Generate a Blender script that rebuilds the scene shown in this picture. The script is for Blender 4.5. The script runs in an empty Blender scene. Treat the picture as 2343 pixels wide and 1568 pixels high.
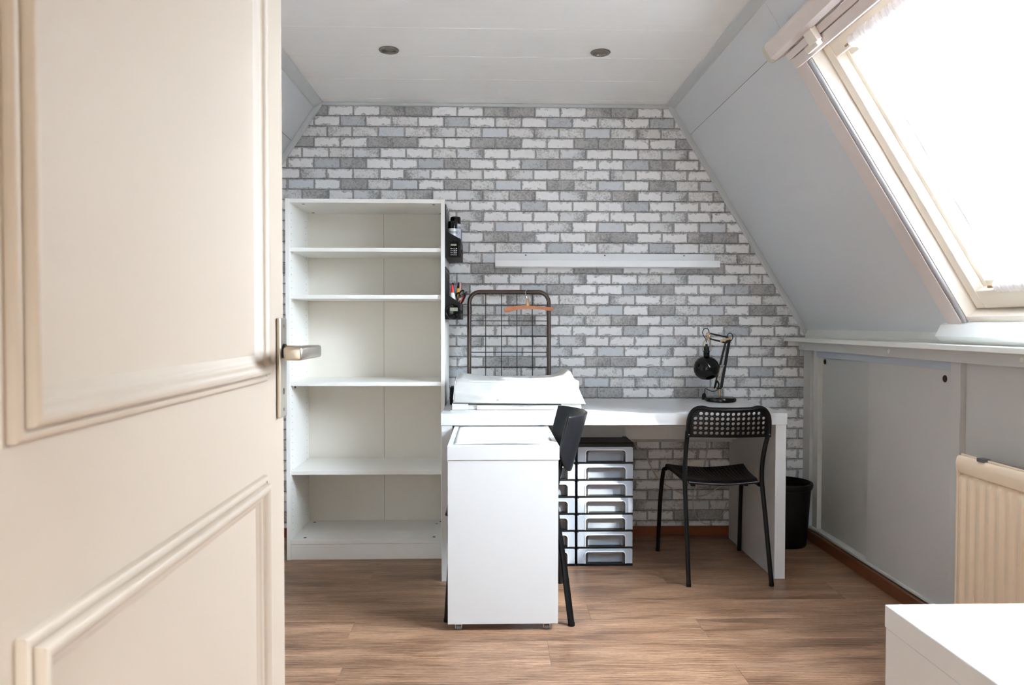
import bpy, bmesh, math, random
from mathutils import Vector, Matrix, noise
random.seed(7)
SC = bpy.context.scene
COL = SC.collection

# ------------------------------------------------------------------ camera
CAM_F, CAM_YAW, CAM_PITCH, CAM_ROLL, CAM_H = 1746.98, 0.02733, 0.023791, 0.001438, 1.1162
IW, IH = 2343, 1568
_cy, _sy = math.cos(CAM_YAW), math.sin(CAM_YAW)
_cp, _sp = math.cos(CAM_PITCH), math.sin(CAM_PITCH)
FWD = Vector((_sy*_cp, _cy*_cp, -_sp))
_r0 = Vector((_cy, -_sy, 0.0)); _u0 = _r0.cross(FWD)
RGT = math.cos(CAM_ROLL)*_r0 + math.sin(CAM_ROLL)*_u0
UPV = -math.sin(CAM_ROLL)*_r0 + math.cos(CAM_ROLL)*_u0
cam_data = bpy.data.cameras.new('camera')
cam_data.sensor_width = 36.0
cam_data.lens = CAM_F/IW*36.0
cam_data.clip_start = 0.02
cam_data.dof.use_dof = True
cam_data.dof.focus_distance = 3.3
cam_data.dof.aperture_fstop = 9.0
cam = bpy.data.objects.new('camera', cam_data)
COL.objects.link(cam)
m3 = Matrix((RGT, UPV, -FWD)).transposed()
cam.matrix_world = Matrix.Translation((0, 0, CAM_H)) @ m3.to_4x4()
SC.camera = cam

def P(px, py, Y):
    """world point at depth Y seen at photo pixel (px, py)"""
    d = FWD + RGT*((px-IW/2)/CAM_F) + UPV*((IH/2-py)/CAM_F)
    return Vector((0, 0, CAM_H)) + d*(Y/d.y)

# ------------------------------------------------------------------ world, sun, exposure
SKY_STRENGTH = 30.0
SUN_STRENGTH = 4.0
SC.view_settings.view_transform = 'Standard'
SC.view_settings.look = 'None'
SC.view_settings.gamma = 1.0
SC.view_settings.use_curve_mapping = False
SC.view_settings.exposure = 1.95
w = bpy.data.worlds.new('world'); SC.world = w
w.use_nodes = True
bg = w.node_tree.nodes['Background']
bg.inputs[0].default_value = (0.80, 0.905, 1.06, 1)
bg.inputs[1].default_value = SKY_STRENGTH
sun_d = bpy.data.lights.new('sun', 'SUN')
sun_d.energy = SUN_STRENGTH
sun_d.angle = math.radians(1.2)
sun_d.color = (1.0, 0.96, 0.91)
sun = bpy.data.objects.new('sun', sun_d); COL.objects.link(sun)
SUN_DIR = Vector((-1.0, 0.97, -1.0)).normalized()
sun.rotation_euler = SUN_DIR.to_track_quat('-Z', 'Y').to_euler()
sun.location = (6, -4, 8)
SC.cycles.use_adaptive_sampling = True
SC.cycles.adaptive_threshold = 0.06
SC.cycles.max_bounces = 7
SC.cycles.diffuse_bounces = 6
SC.cycles.transmission_bounces = 8
SC.cycles.transparent_max_bounces = 12
SC.cycles.sample_clamp_indirect = 60.0
SC.cycles.caustics_reflective = False
SC.cycles.caustics_refractive = False

# ------------------------------------------------------------------ materials
MATS = {}
def srgb(r, g, b):
    f = lambda c: (c/255/12.92) if c/255 <= 0.04045 else ((c/255+0.055)/1.055)**2.4
    return (f(r), f(g), f(b), 1)

def mat(name, col, rough=0.5, metal=0.0, spec=0.5, bump=0.0, bscale=40, var=0.0, vscale=6, coat=0.0, stretch=None):
    if name in MATS: return MATS[name]
    m = bpy.data.materials.new(name); m.use_nodes = True
    nt = m.node_tree; b = nt.nodes['Principled BSDF']
    b.inputs['Base Color'].default_value = col
    b.inputs['Roughness'].default_value = rough
    b.inputs['Metallic'].default_value = metal
    b.inputs['Specular IOR Level'].default_value = spec
    if coat: b.inputs['Coat Weight'].default_value = coat
    tc = nt.nodes.new('ShaderNodeTexCoord'); src = tc.outputs['Object']
    if stretch:
        mp = nt.nodes.new('ShaderNodeMapping'); mp.inputs['Scale'].default_value = stretch
        nt.links.new(src, mp.inputs['Vector']); src = mp.outputs['Vector']
    if var:
        n = nt.nodes.new('ShaderNodeTexNoise'); n.inputs['Scale'].default_value = vscale; n.inputs['Detail'].default_value = 5
        nt.links.new(src, n.inputs['Vector'])
        mx = nt.nodes.new('ShaderNodeMix'); mx.data_type = 'RGBA'
        mx.inputs['A'].default_value = tuple(c*(1-var) for c in col[:3])+(1,)
        mx.inputs['B'].default_value = tuple(min(1, c*(1+var)) for c in col[:3])+(1,)
        nt.links.new(n.outputs['Fac'], mx.inputs['Factor'])
        nt.links.new(mx.outputs['Result'], b.inputs['Base Color'])
    if bump:
        n = nt.nodes.new('ShaderNodeTexNoise'); n.inputs['Scale'].default_value = bscale; n.inputs['Detail'].default_value = 6
        nt.links.new(src, n.inputs['Vector'])
        bp = nt.nodes.new('ShaderNodeBump'); bp.inputs['Strength'].default_value = bump; bp.inputs['Distance'].default_value = 0.002
        nt.links.new(n.outputs['Fac'], bp.inputs['Height']); nt.links.new(bp.outputs['Normal'], b.inputs['Normal'])
    MATS[name] = m
    return m

M_WHITE = mat('white_laminate', srgb(210, 210, 209), 0.32)
M_LEDGE = mat('ledge_white', srgb(240, 240, 240), 0.35)
M_SHELF = mat('bookcase_laminate', srgb(238, 236, 230), 0.42)
M_SHELFBACK = mat('bookcase_back', srgb(226, 220, 209), 0.6)
M_DOOR = mat('door_paint', srgb(172, 156, 139), 0.50, spec=0.3)
M_TRACK = mat('track_blue_grey', srgb(190, 198, 208), 0.5)
M_SLOPE = mat('grey_board_paint', srgb(212, 214, 216), 0.55)
M_TRIMG = mat('grey_trim_paint', srgb(204, 207, 207), 0.5)
M_KNEE = mat('knee_wall_paint', srgb(206, 205, 202), 0.5)
M_SILLW = mat('sill_paint', srgb(222, 222, 216), 0.4)
M_CEIL = mat('ceiling_board', srgb(244, 243, 240), 0.5, var=0.03, vscale=5, bump=0.25, bscale=25, stretch=(0.6, 9, 9))
M_CEILGAP = mat('ceiling_gap', srgb(200, 198, 190), 0.7)
M_PLASTER = mat('plaster', srgb(226, 222, 215), 0.8)
M_BASEWOOD = mat('baseboard_wood', srgb(134, 72, 32), 0.4, var=0.25, vscale=8, stretch=(2, 2, 30))
M_METAL = mat('brushed_steel', srgb(190, 180, 165), 0.3, metal=1.0)
M_NICKEL = mat('spot_nickel', srgb(150, 142, 134), 0.28, metal=1.0)
M_CHROME = mat('chrome', srgb(225, 225, 228), 0.12, metal=1.0)
M_ALU = mat('aluminium_track', srgb(176, 175, 177), 0.42, metal=0.7)
M_BRASS = mat('pale_brass', srgb(200, 170, 130), 0.25, metal=1.0)
M_BLACK = mat('black_plastic', srgb(8, 8, 9), 0.42, spec=0.3)
M_BLACKG = mat('black_gloss', srgb(5, 5, 6), 0.10, spec=0.4)
M_BLACKM = mat('black_matte', srgb(6, 6, 7), 0.55, spec=0.25)
M_CHAIR = mat('black_powder_coat', srgb(6, 6, 7), 0.36, spec=0.3)
M_CHAIRW = mat('worn_black_lacquer', srgb(24, 24, 27), 0.40, spec=0.35, var=0.2, vscale=30, bump=0.05, bscale=120)
M_GUN = mat('gunmetal_tube', srgb(92, 82, 76), 0.35, metal=0.8)
M_WIRE = mat('black_wire', srgb(45, 45, 50), 0.4, metal=0.4)
M_HANGER = mat('hanger_wood', srgb(206, 132, 92), 0.5, var=0.18, vscale=14, stretch=(1, 8, 14))
M_PEG = mat('pale_wood', srgb(222, 184, 134), 0.5)
M_RAD = mat('radiator_cream', srgb(238, 216, 188), 0.35)
M_RADCLIP = mat('radiator_clip', srgb(105, 108, 112), 0.5)
M_FRAME = mat('window_cream', srgb(238, 228, 214), 0.4)
M_FRAMEP = mat('window_casing', srgb(226, 214, 208), 0.4)
M_WSILL = mat('window_sill_white', srgb(238, 238, 234), 0.3)
M_ENDCAP = mat('blind_endcap', srgb(205, 200, 180), 0.5)
M_GAPSHADE = mat('window_gap_shade', srgb(120, 88, 58), 0.8)  # brown standing in for contact shade around the sash
M_CABLE = mat('cable_white', srgb(206, 196, 182), 0.5)
M_HOLE = mat('dark_hole', srgb(50, 38, 28), 0.9)
M_DRILL = mat('drill_hole', srgb(92, 86, 78), 0.9)
M_PRINTER = mat('printer_white', srgb(208, 208, 207), 0.35)
M_SLOT = mat('printer_slot', srgb(120, 118, 115), 0.6)
M_CLOTH = mat('canvas_cover', srgb(188, 186, 181), 0.9, var=0.03, vscale=12, bump=0.5, bscale=260)
M_LCD = mat('lcd', srgb(140, 142, 122), 0.3)
M_KEY = mat('key_white', srgb(232, 232, 232), 0.5)
M_RED = mat('red_plastic', srgb(226, 40, 30), 0.35)
M_YEL = mat('yellow_plastic', srgb(232, 170, 40), 0.4)
M_PINK = mat('pink_plastic', srgb(230, 170, 172), 0.4)
M_BLUE = mat('blue_plastic', srgb(62, 92, 160), 0.4)
M_TEAL = mat('teal_plastic', srgb(40, 130, 150), 0.4)
M_GREEN = mat('green_plastic', srgb(90, 210, 160), 0.4)
M_PURPLE = mat('purple_plastic', srgb(206, 130, 220), 0.4)
M_NAVY = mat('navy_plastic', srgb(50, 56, 80), 0.4)
M_BGREY = mat('can_grey', srgb(150, 160, 166), 0.3)
M_CANW = mat('can_white', srgb(214, 216, 220), 0.3, metal=0.2)
M_WHITEP = mat('white_plastic', srgb(230, 230, 228), 0.4)
M_LENS = mat('lamp_lens', srgb(180, 176, 170), 0.15)
M_ROOF = mat('roof_outer', srgb(120, 100, 85), 0.9)

def mat_floor():
    m = bpy.data.materials.new('oak_laminate'); m.use_nodes = True
    nt = m.node_tree; L = nt.links; b = nt.nodes['Principled BSDF']
    tc = nt.nodes.new('ShaderNodeTexCoord'); oi = nt.nodes.new('ShaderNodeObjectInfo')
    add = nt.nodes.new('ShaderNodeVectorMath'); add.operation = 'ADD'
    sc = nt.nodes.new('ShaderNodeVectorMath'); sc.operation = 'SCALE'; sc.inputs['Scale'].default_value = 37.0
    cx = nt.nodes.new('ShaderNodeCombineXYZ')
    L.new(oi.outputs['Random'], cx.inputs[0]); L.new(oi.outputs['Random'], cx.inputs[1])
    L.new(cx.outputs[0], sc.inputs[0]); L.new(tc.outputs['Object'], add.inputs[0]); L.new(sc.outputs[0], add.inputs[1])
    def nz(scale, detail, mp, rough=0.6, dist=0.0):
        mpn = nt.nodes.new('ShaderNodeMapping'); mpn.inputs['Scale'].default_value = mp
        L.new(add.outputs[0], mpn.inputs['Vector'])
        n = nt.nodes.new('ShaderNodeTexNoise'); n.inputs['Scale'].default_value = scale; n.inputs['Detail'].default_value = detail
        n.inputs['Roughness'].default_value = rough; n.inputs['Distortion'].default_value = dist
        L.new(mpn.outputs[0], n.inputs['Vector']); return n
    big = nz(2.2, 4, (1, 6, 1), 0.55, 0.6)
    grain = nz(9, 8, (1, 22, 1), 0.72, 0.3)
    pores = nz(60, 3, (1, 14, 1), 0.6)
    mpw = nt.nodes.new('ShaderNodeMapping'); mpw.inputs['Scale'].default_value = (0.55, 5.0, 1.0); L.new(add.outputs[0], mpw.inputs['Vector'])
    wv = nt.nodes.new('ShaderNodeTexWave'); wv.wave_type = 'BANDS'; wv.bands_direction = 'Y'; wv.inputs['Scale'].default_value = 5.5; wv.inputs['Distortion'].default_value = 9.0
    wv.inputs['Detail'].default_value = 4; wv.inputs['Detail Scale'].default_value = 0.7; wv.inputs['Detail Roughness'].default_value = 0.65; L.new(mpw.outputs[0], wv.inputs['Vector'])
    mix1 = nt.nodes.new('ShaderNodeMath'); mix1.operation = 'MULTIPLY_ADD'; mix1.inputs[1].default_value = 0.55
    L.new(grain.outputs['Fac'], mix1.inputs[0])
    m2 = nt.nodes.new('ShaderNodeMath'); m2.operation = 'MULTIPLY'; m2.inputs[1].default_value = 0.45
    L.new(big.outputs['Fac'], m2.inputs[0]); L.new(m2.outputs[0], mix1.inputs[2])
    m5 = nt.nodes.new('ShaderNodeMath'); m5.operation = 'MULTIPLY_ADD'; m5.inputs[1].default_value = 0.10; L.new(wv.outputs['Fac'], m5.inputs[0])
    m6 = nt.nodes.new('ShaderNodeMath'); m6.operation = 'SUBTRACT'; m6.inputs[1].default_value = 0.055; L.new(mix1.outputs[0], m6.inputs[0]); L.new(m6.outputs[0], m5.inputs[2])
    cr = nt.nodes.new('ShaderNodeValToRGB')
    e = cr.color_ramp.elements
    e[0].position = 0.36; e[0].color = srgb(96, 68, 50)
    e[1].position = 0.63; e[1].color = srgb(186, 148, 118)
    k = e.new(0.5); k.color = srgb(152, 115, 88)
    L.new(m5.outputs[0], cr.inputs[0])
    mx = nt.nodes.new('ShaderNodeMix'); mx.data_type = 'RGBA'; mx.blend_type = 'MULTIPLY'
    pr = nt.nodes.new('ShaderNodeValToRGB'); pr.color_ramp.elements[0].position = 0.36; pr.color_ramp.elements[0].color = (0.45, 0.40, 0.38, 1)
    pr.color_ramp.elements[1].position = 0.5; pr.color_ramp.elements[1].color = (1, 1, 1, 1)
    L.new(pores.outputs['Fac'], pr.inputs[0]); mx.inputs['Factor'].default_value = 0.7
    L.new(cr.outputs[0], mx.inputs['A']); L.new(pr.outputs[0], mx.inputs['B'])
    hs = nt.nodes.new('ShaderNodeHueSaturation')
    mr = nt.nodes.new('ShaderNodeMapRange'); mr.inputs['To Min'].default_value = 0.88; mr.inputs['To Max'].default_value = 1.06
    L.new(oi.outputs['Random'], mr.inputs['Value']); L.new(mr.outputs[0], hs.inputs['Value'])
    L.new(mx.outputs['Result'], hs.inputs['Color']); L.new(hs.outputs[0], b.inputs['Base Color'])
    b.inputs['Roughness'].default_value = 0.36
    bp = nt.nodes.new('ShaderNodeBump'); bp.inputs['Strength'].default_value = 0.12; bp.inputs['Distance'].default_value = 0.001
    L.new(grain.outputs['Fac'], bp.inputs['Height']); L.new(bp.outputs[0], b.inputs['Normal'])
    return m
M_FLOOR = mat_floor()

def mat_brick(name, base, speck, half=0.0, edge=1.0):
    """printed whitewashed brick: pale face, dark worn rim (UV = metres from the brick centre)"""
    m = bpy.data.materials.new(name); m.use_nodes = True
    nt = m.node_tree; L = nt.links; b = nt.nodes['Principled BSDF']
    uv = nt.nodes.new('ShaderNodeUVMap'); geo = nt.nodes.new('ShaderNodeNewGeometry')
    sp = nt.nodes.new('ShaderNodeSeparateXYZ'); L.new(uv.outputs[0], sp.inputs[0])
    def mth(op, a, bb=None, c=None):
        n = nt.nodes.new('ShaderNodeMath'); n.operation = op
        for i, v in enumerate((a, bb, c)):
            if v is None: continue
            if isinstance(v, (int, float)): n.inputs[i].default_value = v
            else: L.new(v, n.inputs[i])
        return n.outputs[0]
    def nz(scale, detail, rough=0.6):
        n = nt.nodes.new('ShaderNodeTexNoise'); n.inputs['Scale'].default_value = scale; n.inputs['Detail'].default_value = detail
        n.inputs['Roughness'].default_value = rough
        L.new(geo.outputs['Position'], n.inputs['Vector']); return n.outputs['Fac']
    n1, n2, n3 = nz(36, 3), nz(95, 5, 0.75), nz(14, 2)
    dx = mth('SUBTRACT', 0.0645, mth('ABSOLUTE', sp.outputs[0])); dy = mth('SUBTRACT', 0.0235, mth('ABSOLUTE', mth('SUBTRACT', sp.outputs[1], 0.0025)))
    d = mth('MINIMUM', dx, dy)
    # rim: wide where n1 is high
    lim = mth('MULTIPLY_ADD', mth('SUBTRACT', n1, 0.42), 0.062*edge, 0.0006)
    rim = mth('SUBTRACT', lim, d)                       # >0 inside worn rim
    rimf = nt.nodes.new('ShaderNodeMapRange'); L.new(rim, rimf.inputs['Value'])
    rimf.inputs['From Min'].default_value = -0.001; rimf.inputs['From Max'].default_value = 0.006
    rimn = mth('MULTIPLY', rimf.outputs[0], mth('MULTIPLY_ADD', n2, 2.4, -0.75))
    # speckle over the face
    hv = mth('MULTIPLY_ADD', sp.outputs[0], half*6.0, mth('MULTIPLY_ADD', n3, 0.9, -0.45))
    thr = mth('ADD', hv, speck)
    spk = nt.nodes.new('ShaderNodeMapRange'); L.new(mth('ADD', n2, mth('MULTIPLY', thr, 0.6)), spk.inputs['Value'])
    spk.inputs['From Min'].default_value = 0.55; spk.inputs['From Max'].default_value = 0.85
    f = mth('MINIMUM', mth('MAXIMUM', rimn, mth('MULTIPLY', spk.outputs[0], 0.75)), 1.0)
    f = mth('MAXIMUM', f, 0.0)
    # printed outline: dark wavy line under the brick, thinner ones at its ends
    wob = mth('MULTIPLY', mth('SUBTRACT', n1, 0.5), 0.0075)
    bot = mth('ADD', mth('ADD', sp.outputs[1], 0.0265), wob)          # distance above the bottom edge
    def band(x, a, b_):
        k_ = nt.nodes.new('ShaderNodeMapRange'); k_.interpolation_type = 'SMOOTHSTEP'; L.new(x, k_.inputs['Value'])
        k_.inputs['From Min'].default_value = a; k_.inputs['From Max'].default_value = b_; k_.inputs['To Min'].default_value = 1; k_.inputs['To Max'].default_value = 0
        return k_.outputs[0]
    lite_b = band(mth('SUBTRACT', bot, -0.0), 0.0008, 0.0022)             # pale mortar below the line
    dark_b = mth('SUBTRACT', band(bot, 0.0040, 0.0062), lite_b)
    ends = band(mth('ADD', dx, mth('MULTIPLY', wob, 0.8)), 0.0022, 0.0040)
    topm = band(mth('ADD', mth('SUBTRACT', 0.0265, sp.outputs[1]), mth('MULTIPLY', wob, 0.5)), 0.0006, 0.0022)
    line = mth('MULTIPLY', mth('MAXIMUM', dark_b, mth('MULTIPLY', ends, 0.62)), mth('MULTIPLY_ADD', n2, 0.9, 0.5))
    pale = mth('MULTIPLY', mth('MAXIMUM', lite_b, topm), 0.8)
    vb = nt.nodes.new('ShaderNodeMix'); vb.data_type = 'RGBA'
    vb.inputs['A'].default_value = tuple(c*0.90 for c in base[:3])+(1,); vb.inputs['B'].default_value = tuple(min(1, c*1.08) for c in base[:3])+(1,)
    L.new(n1, vb.inputs['Factor'])
    mx = nt.nodes.new('ShaderNodeMix'); mx.data_type = 'RGBA'
    L.new(vb.outputs['Result'], mx.inputs['A']); mx.inputs['B'].default_value = srgb(112, 111, 111)
    L.new(f, mx.inputs['Factor'])
    mp_ = nt.nodes.new('ShaderNodeMix'); mp_.data_type = 'RGBA'; L.new(mx.outputs['Result'], mp_.inputs['A']); mp_.inputs['B'].default_value = srgb(214, 213, 212); L.new(pale, mp_.inputs['Factor'])
    md_ = nt.nodes.new('ShaderNodeMix'); md_.data_type = 'RGBA'; L.new(mp_.outputs['Result'], md_.inputs['A']); md_.inputs['B'].default_value = srgb(96, 95, 95); L.new(line, md_.inputs['Factor']); md_.clamp_factor = True
    L.new(md_.outputs['Result'], b.inputs['Base Color'])
    b.inputs['Roughness'].default_value = 0.7; b.inputs['Specular IOR Level'].default_value = 0.25
    return m
BR = {'L': mat_brick('brick_pale', srgb(247, 246, 246), -0.12),
      'M': mat_brick('brick_mottled', srgb(236, 235, 234), 0.12),
      'B': mat_brick('brick_blue_grey', srgb(203, 206, 209), 0.06, edge=0.8),
      'b': mat_brick('brick_pale_blue', srgb(221, 224, 228), -0.10, edge=0.6),
      'D': mat_brick('brick_dark', srgb(190, 189, 189), 0.20, edge=0.9),
      'K': mat_brick('brick_dotted', srgb(206, 204, 202), 0.32, half=0.5),
      'R': mat_brick('brick_dark_end', srgb(230, 231, 232), 0.06, half=1.3),
      'W': mat_brick('brick_worn_start', srgb(230, 230, 230), 0.06, half=-1.2)}
M_MORTAR = mat('mortar_print', srgb(176, 174, 173), 0.8, var=0.25, vscale=60)

def mat_curtain():
    m = bpy.data.materials.new('sheer_voile'); m.use_nodes = True
    nt = m.node_tree; L = nt.links; nt.nodes.remove(nt.nodes['Principled BSDF'])
    out = nt.nodes['Material Output']
    tr = nt.nodes.new('ShaderNodeBsdfTranslucent'); tr.inputs[0].default_value = (0.66, 0.66, 0.68, 1)
    df = nt.nodes.new('ShaderNodeBsdfDiffuse'); df.inputs[0].default_value = (0.66, 0.66, 0.68, 1)
    tp = nt.nodes.new('ShaderNodeBsdfTransparent')
    a = nt.nodes.new('ShaderNodeMixShader'); a.inputs[0].default_value = 0.35
    L.new(tr.outputs[0], a.inputs[1]); L.new(df.outputs[0], a.inputs[2])
    c = nt.nodes.new('ShaderNodeMixShader')
    tc = nt.nodes.new('ShaderNodeTexCoord')
    n = nt.nodes.new('ShaderNodeTexNoise'); n.inputs['Scale'].default_value = 60; L.new(tc.outputs['Object'], n.inputs['Vector'])
    mr = nt.nodes.new('ShaderNodeMapRange'); mr.inputs['To Min'].default_value = 0.30; mr.inputs['To Max'].default_value = 0.42
    L.new(n.outputs['Fac'], mr.inputs['Value']); L.new(mr.outputs[0], c.inputs[0])
    L.new(a.outputs[0], c.inputs[1]); L.new(tp.outputs[0], c.inputs[2])
    L.new(c.outputs[0], out.inputs[0]); return m
M_VOILE = mat_curtain()

def mat_glass():
    m = bpy.data.materials.new('window_glass'); m.use_nodes = True
    nt = m.node_tree; L = nt.links; nt.nodes.remove(nt.nodes['Principled BSDF'])
    out = nt.nodes['Material Output']
    tp = nt.nodes.new('ShaderNodeBsdfTransparent'); tp.inputs[0].default_value = (0.96, 0.98, 0.97, 1)
    gl = nt.nodes.new('ShaderNodeBsdfGlossy'); gl.inputs['Roughness'].default_value = 0.02
    fr = nt.nodes.new('ShaderNodeFresnel'); fr.inputs[0].default_value = 1.45
    mx = nt.nodes.new('ShaderNodeMixShader')
    L.new(fr.outputs[0], mx.inputs[0]); L.new(tp.outputs[0], mx.inputs[1]); L.new(gl.outputs[0], mx.inputs[2])
    L.new(mx.outputs[0], out.inputs[0]); return m
M_GLASS = mat_glass()

def mat_frost(name, col, clear):
    m = bpy.data.materials.new(name); m.use_nodes = True
    nt = m.node_tree; L = nt.links; nt.nodes.remove(nt.nodes['Principled BSDF'])
    out = nt.nodes['Material Output']
    df = nt.nodes.new('ShaderNodeBsdfDiffuse'); df.inputs[0].default_value = col
    tl = nt.nodes.new('ShaderNodeBsdfTranslucent'); tl.inputs[0].default_value = col
    rf = nt.nodes.new('ShaderNodeBsdfRefraction'); rf.inputs['IOR'].default_value = 1.12; rf.inputs['Roughness'].default_value = 0.38
    rf.inputs['Color'].default_value = (0.95, 0.97, 1, 1)
    gl = nt.nodes.new('ShaderNodeBsdfGlossy'); gl.inputs['Roughness'].default_value = 0.22
    a = nt.nodes.new('ShaderNodeMixShader'); a.inputs[0].default_value = 0.35
    L.new(df.outputs[0], a.inputs[1]); L.new(tl.outputs[0], a.inputs[2])
    bm_ = nt.nodes.new('ShaderNodeMixShader'); bm_.inputs[0].default_value = clear
    L.new(a.outputs[0], bm_.inputs[1]); L.new(rf.outputs[0], bm_.inputs[2])
    fr = nt.nodes.new('ShaderNodeFresnel'); fr.inputs[0].default_value = 1.45
    c = nt.nodes.new('ShaderNodeMixShader'); L.new(fr.outputs[0], c.inputs[0]); L.new(bm_.outputs[0], c.inputs[1]); L.new(gl.outputs[0], c.inputs[2])
    L.new(c.outputs[0], out.inputs[0]); return m
M_FROST = mat_frost('frosted_plastic', srgb(222, 232, 246), 0.12)
M_FROSTC = mat_frost('frosted_plastic_clear', srgb(216, 226, 240), 0.32)

# ------------------------------------------------------------------ geometry helpers
class G:
    """collects shapes (world coordinates) into one bmesh"""
    def __init__(self): self.bm = bmesh.new()
    def _ingest(self, verts, faces):
        vs = [self.bm.verts.new(v) for v in verts]
        for f in faces:
            try: self.bm.faces.new([vs[i] for i in f])
            except ValueError: pass
        return vs
    def box(self, x0, x1, y0, y1, z0, z1, bevel=0.0, seg=2, fn=None):
        co = [(x, y, z) for z in (z0, z1) for y in (y0, y1) for x in (x0, x1)]
        fs = [(0, 2, 3, 1), (4, 5, 7, 6), (0, 1, 5, 4), (2, 6, 7, 3), (0, 4, 6, 2), (1, 3, 7, 5)]
        vs = self._ingest(co, fs)
        if bevel > 0:
            es = list({e for v in vs for e in v.link_edges})
            r = bmesh.ops.bevel(self.bm, geom=es, offset=bevel, segments=seg, profile=0.5, affect='EDGES')
            vs = list({v for f in r['faces'] for v in f.verts} | {v for v in vs if v.is_valid})
        if fn:
            for v in vs: v.co = Vector(fn(*v.co))
        return self
    def cyl(self, p0, p1, r0, r1=None, n=16, caps=True):
        r1 = r0 if r1 is None else r1
        p0, p1 = Vector(p0), Vector(p1); ax = (p1-p0).normalized()
        a = ax.orthogonal().normalized(); b = ax.cross(a)
        vs = []; fs = []
        for p, r in ((p0, r0), (p1, r1)):
            for i in range(n):
                t = 2*math.pi*i/n; vs.append(p + (a*math.cos(t)+b*math.sin(t))*r)
        for i in range(n):
            j = (i+1) % n; fs.append((i, j, n+j, n+i))
        if caps: fs += [tuple(range(n))[::-1], tuple(range(n, 2*n))]
        self._ingest(vs, fs); return self
    def tube(self, pts, r, n=8, closed=False, caps=True, sub=0):
        pts = [Vector(p) for p in pts]
        if sub:
            if isinstance(r, (list, tuple)):
                r = [v.x for v in spline([Vector((q, 0, 0)) for q in r], sub, closed)]
            pts = spline(pts, sub, closed)
        m = len(pts); vs = []; fs = []
        prev = None
        for i, p in enumerate(pts):
            if closed: t = (pts[(i+1) % m]-pts[i-1]).normalized()
            else: t = (pts[min(i+1, m-1)]-pts[max(i-1, 0)]).normalized()
            if prev is None: a = t.orthogonal().normalized()
            else:
                a = prev - t*prev.dot(t)
                a = a.normalized() if a.length > 1e-6 else t.orthogonal().normalized()
            prev = a; b = t.cross(a)
            rr = r[i] if isinstance(r, (list, tuple)) else r
            for k in range(n):
                th = 2*math.pi*k/n; vs.append(p+(a*math.cos(th)+b*math.sin(th))*rr)
        lim = m if closed else m-1
        for i in range(lim):
            for k in range(n):
                k2 = (k+1) % n; i2 = (i+1) % m
                fs.append((i*n+k, i*n+k2, i2*n+k2, i2*n+k))
        if caps and not closed: fs += [tuple(range(n))[::-1], tuple(range((m-1)*n, m*n))]
        self._ingest(vs, fs); return self
    def lathe(self, prof, c, n=32, axis='Z', fn=None):
        """prof: list of (radius, height)"""
        vs = []; fs = []; m = len(prof); c = Vector(c)
        for (r, h) in prof:
            for i in range(n):
                t = 2*math.pi*i/n
                if axis == 'Z': v = Vector((r*math.cos(t), r*math.sin(t), h))
                elif axis == 'Y': v = Vector((r*math.cos(t), h, r*math.sin(t)))
                else: v = Vector((h, r*math.cos(t), r*math.sin(t)))
                vs.append(c+v)
        for j in range(m-1):
            for i in range(n):
                i2 = (i+1) % n; fs.append((j*n+i, j*n+i2, (j+1)*n+i2, (j+1)*n+i))
        if prof[0][0] > 1e-6: fs.append(tuple(range(n))[::-1])
        if prof[-1][0] > 1e-6: fs.append(tuple(range((m-1)*n, m*n)))
        self._ingest(vs, fs); return self
    def prism(self, poly, axis, a0, a1):
        """extrude a 2-D polygon along axis; poly coords are the two other axes in XYZ order"""
        n = len(poly); vs = []
        for a in (a0, a1):
            for (u, v) in poly:
                vs.append({'X': (a, u, v), 'Y': (u, a, v), 'Z': (u, v, a)}[axis])
        fs = [tuple(range(n)), tuple(range(n, 2*n))[::-1]]
        for i in range(n):
            j = (i+1) % n; fs.append((i, n+i, n+j, j))
        self._ingest(vs, fs); return self
    def grid(self, nu, nv, fn, closed_u=False):
        vs = [fn(i/(nu if closed_u else nu-1), j/(nv-1)) for i in range(nu) for j in range(nv)]
        fs = []
        for i in range(nu if closed_u else nu-1):
            for j in range(nv-1):
                i2 = (i+1) % nu
                fs.append((i*nv+j, i2*nv+j, i2*nv+j+1, i*nv+j+1))
        self._ingest(vs, fs); return self
    def xf(self, M):
        bmesh.ops.transform(self.bm, matrix=M, verts=self.bm.verts[:]); return self

def spline(pts, sub, closed=False):
    out = []; m = len(pts)
    rng = range(m) if closed else range(m-1)
    for i in rng:
        if closed: p0, p1, p2, p3 = pts[i-1], pts[i], pts[(i+1) % m], pts[(i+2) % m]
        else: p0, p1, p2, p3 = pts[max(i-1, 0)], pts[i], pts[i+1], pts[min(i+2, m-1)]
        for k in range(sub):
            t = k/sub
            out.append(0.5*((2*p1)+(p2-p0)*t+(2*p0-5*p1+4*p2-p3)*t*t+(3*p1-p0-3*p2+p3)*t**3))
    if not closed: out.append(pts[-1])
    return out

def wloc(o):
    v = Vector((0, 0, 0))
    while o: v += o.location; o = o.parent
    return v

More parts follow.
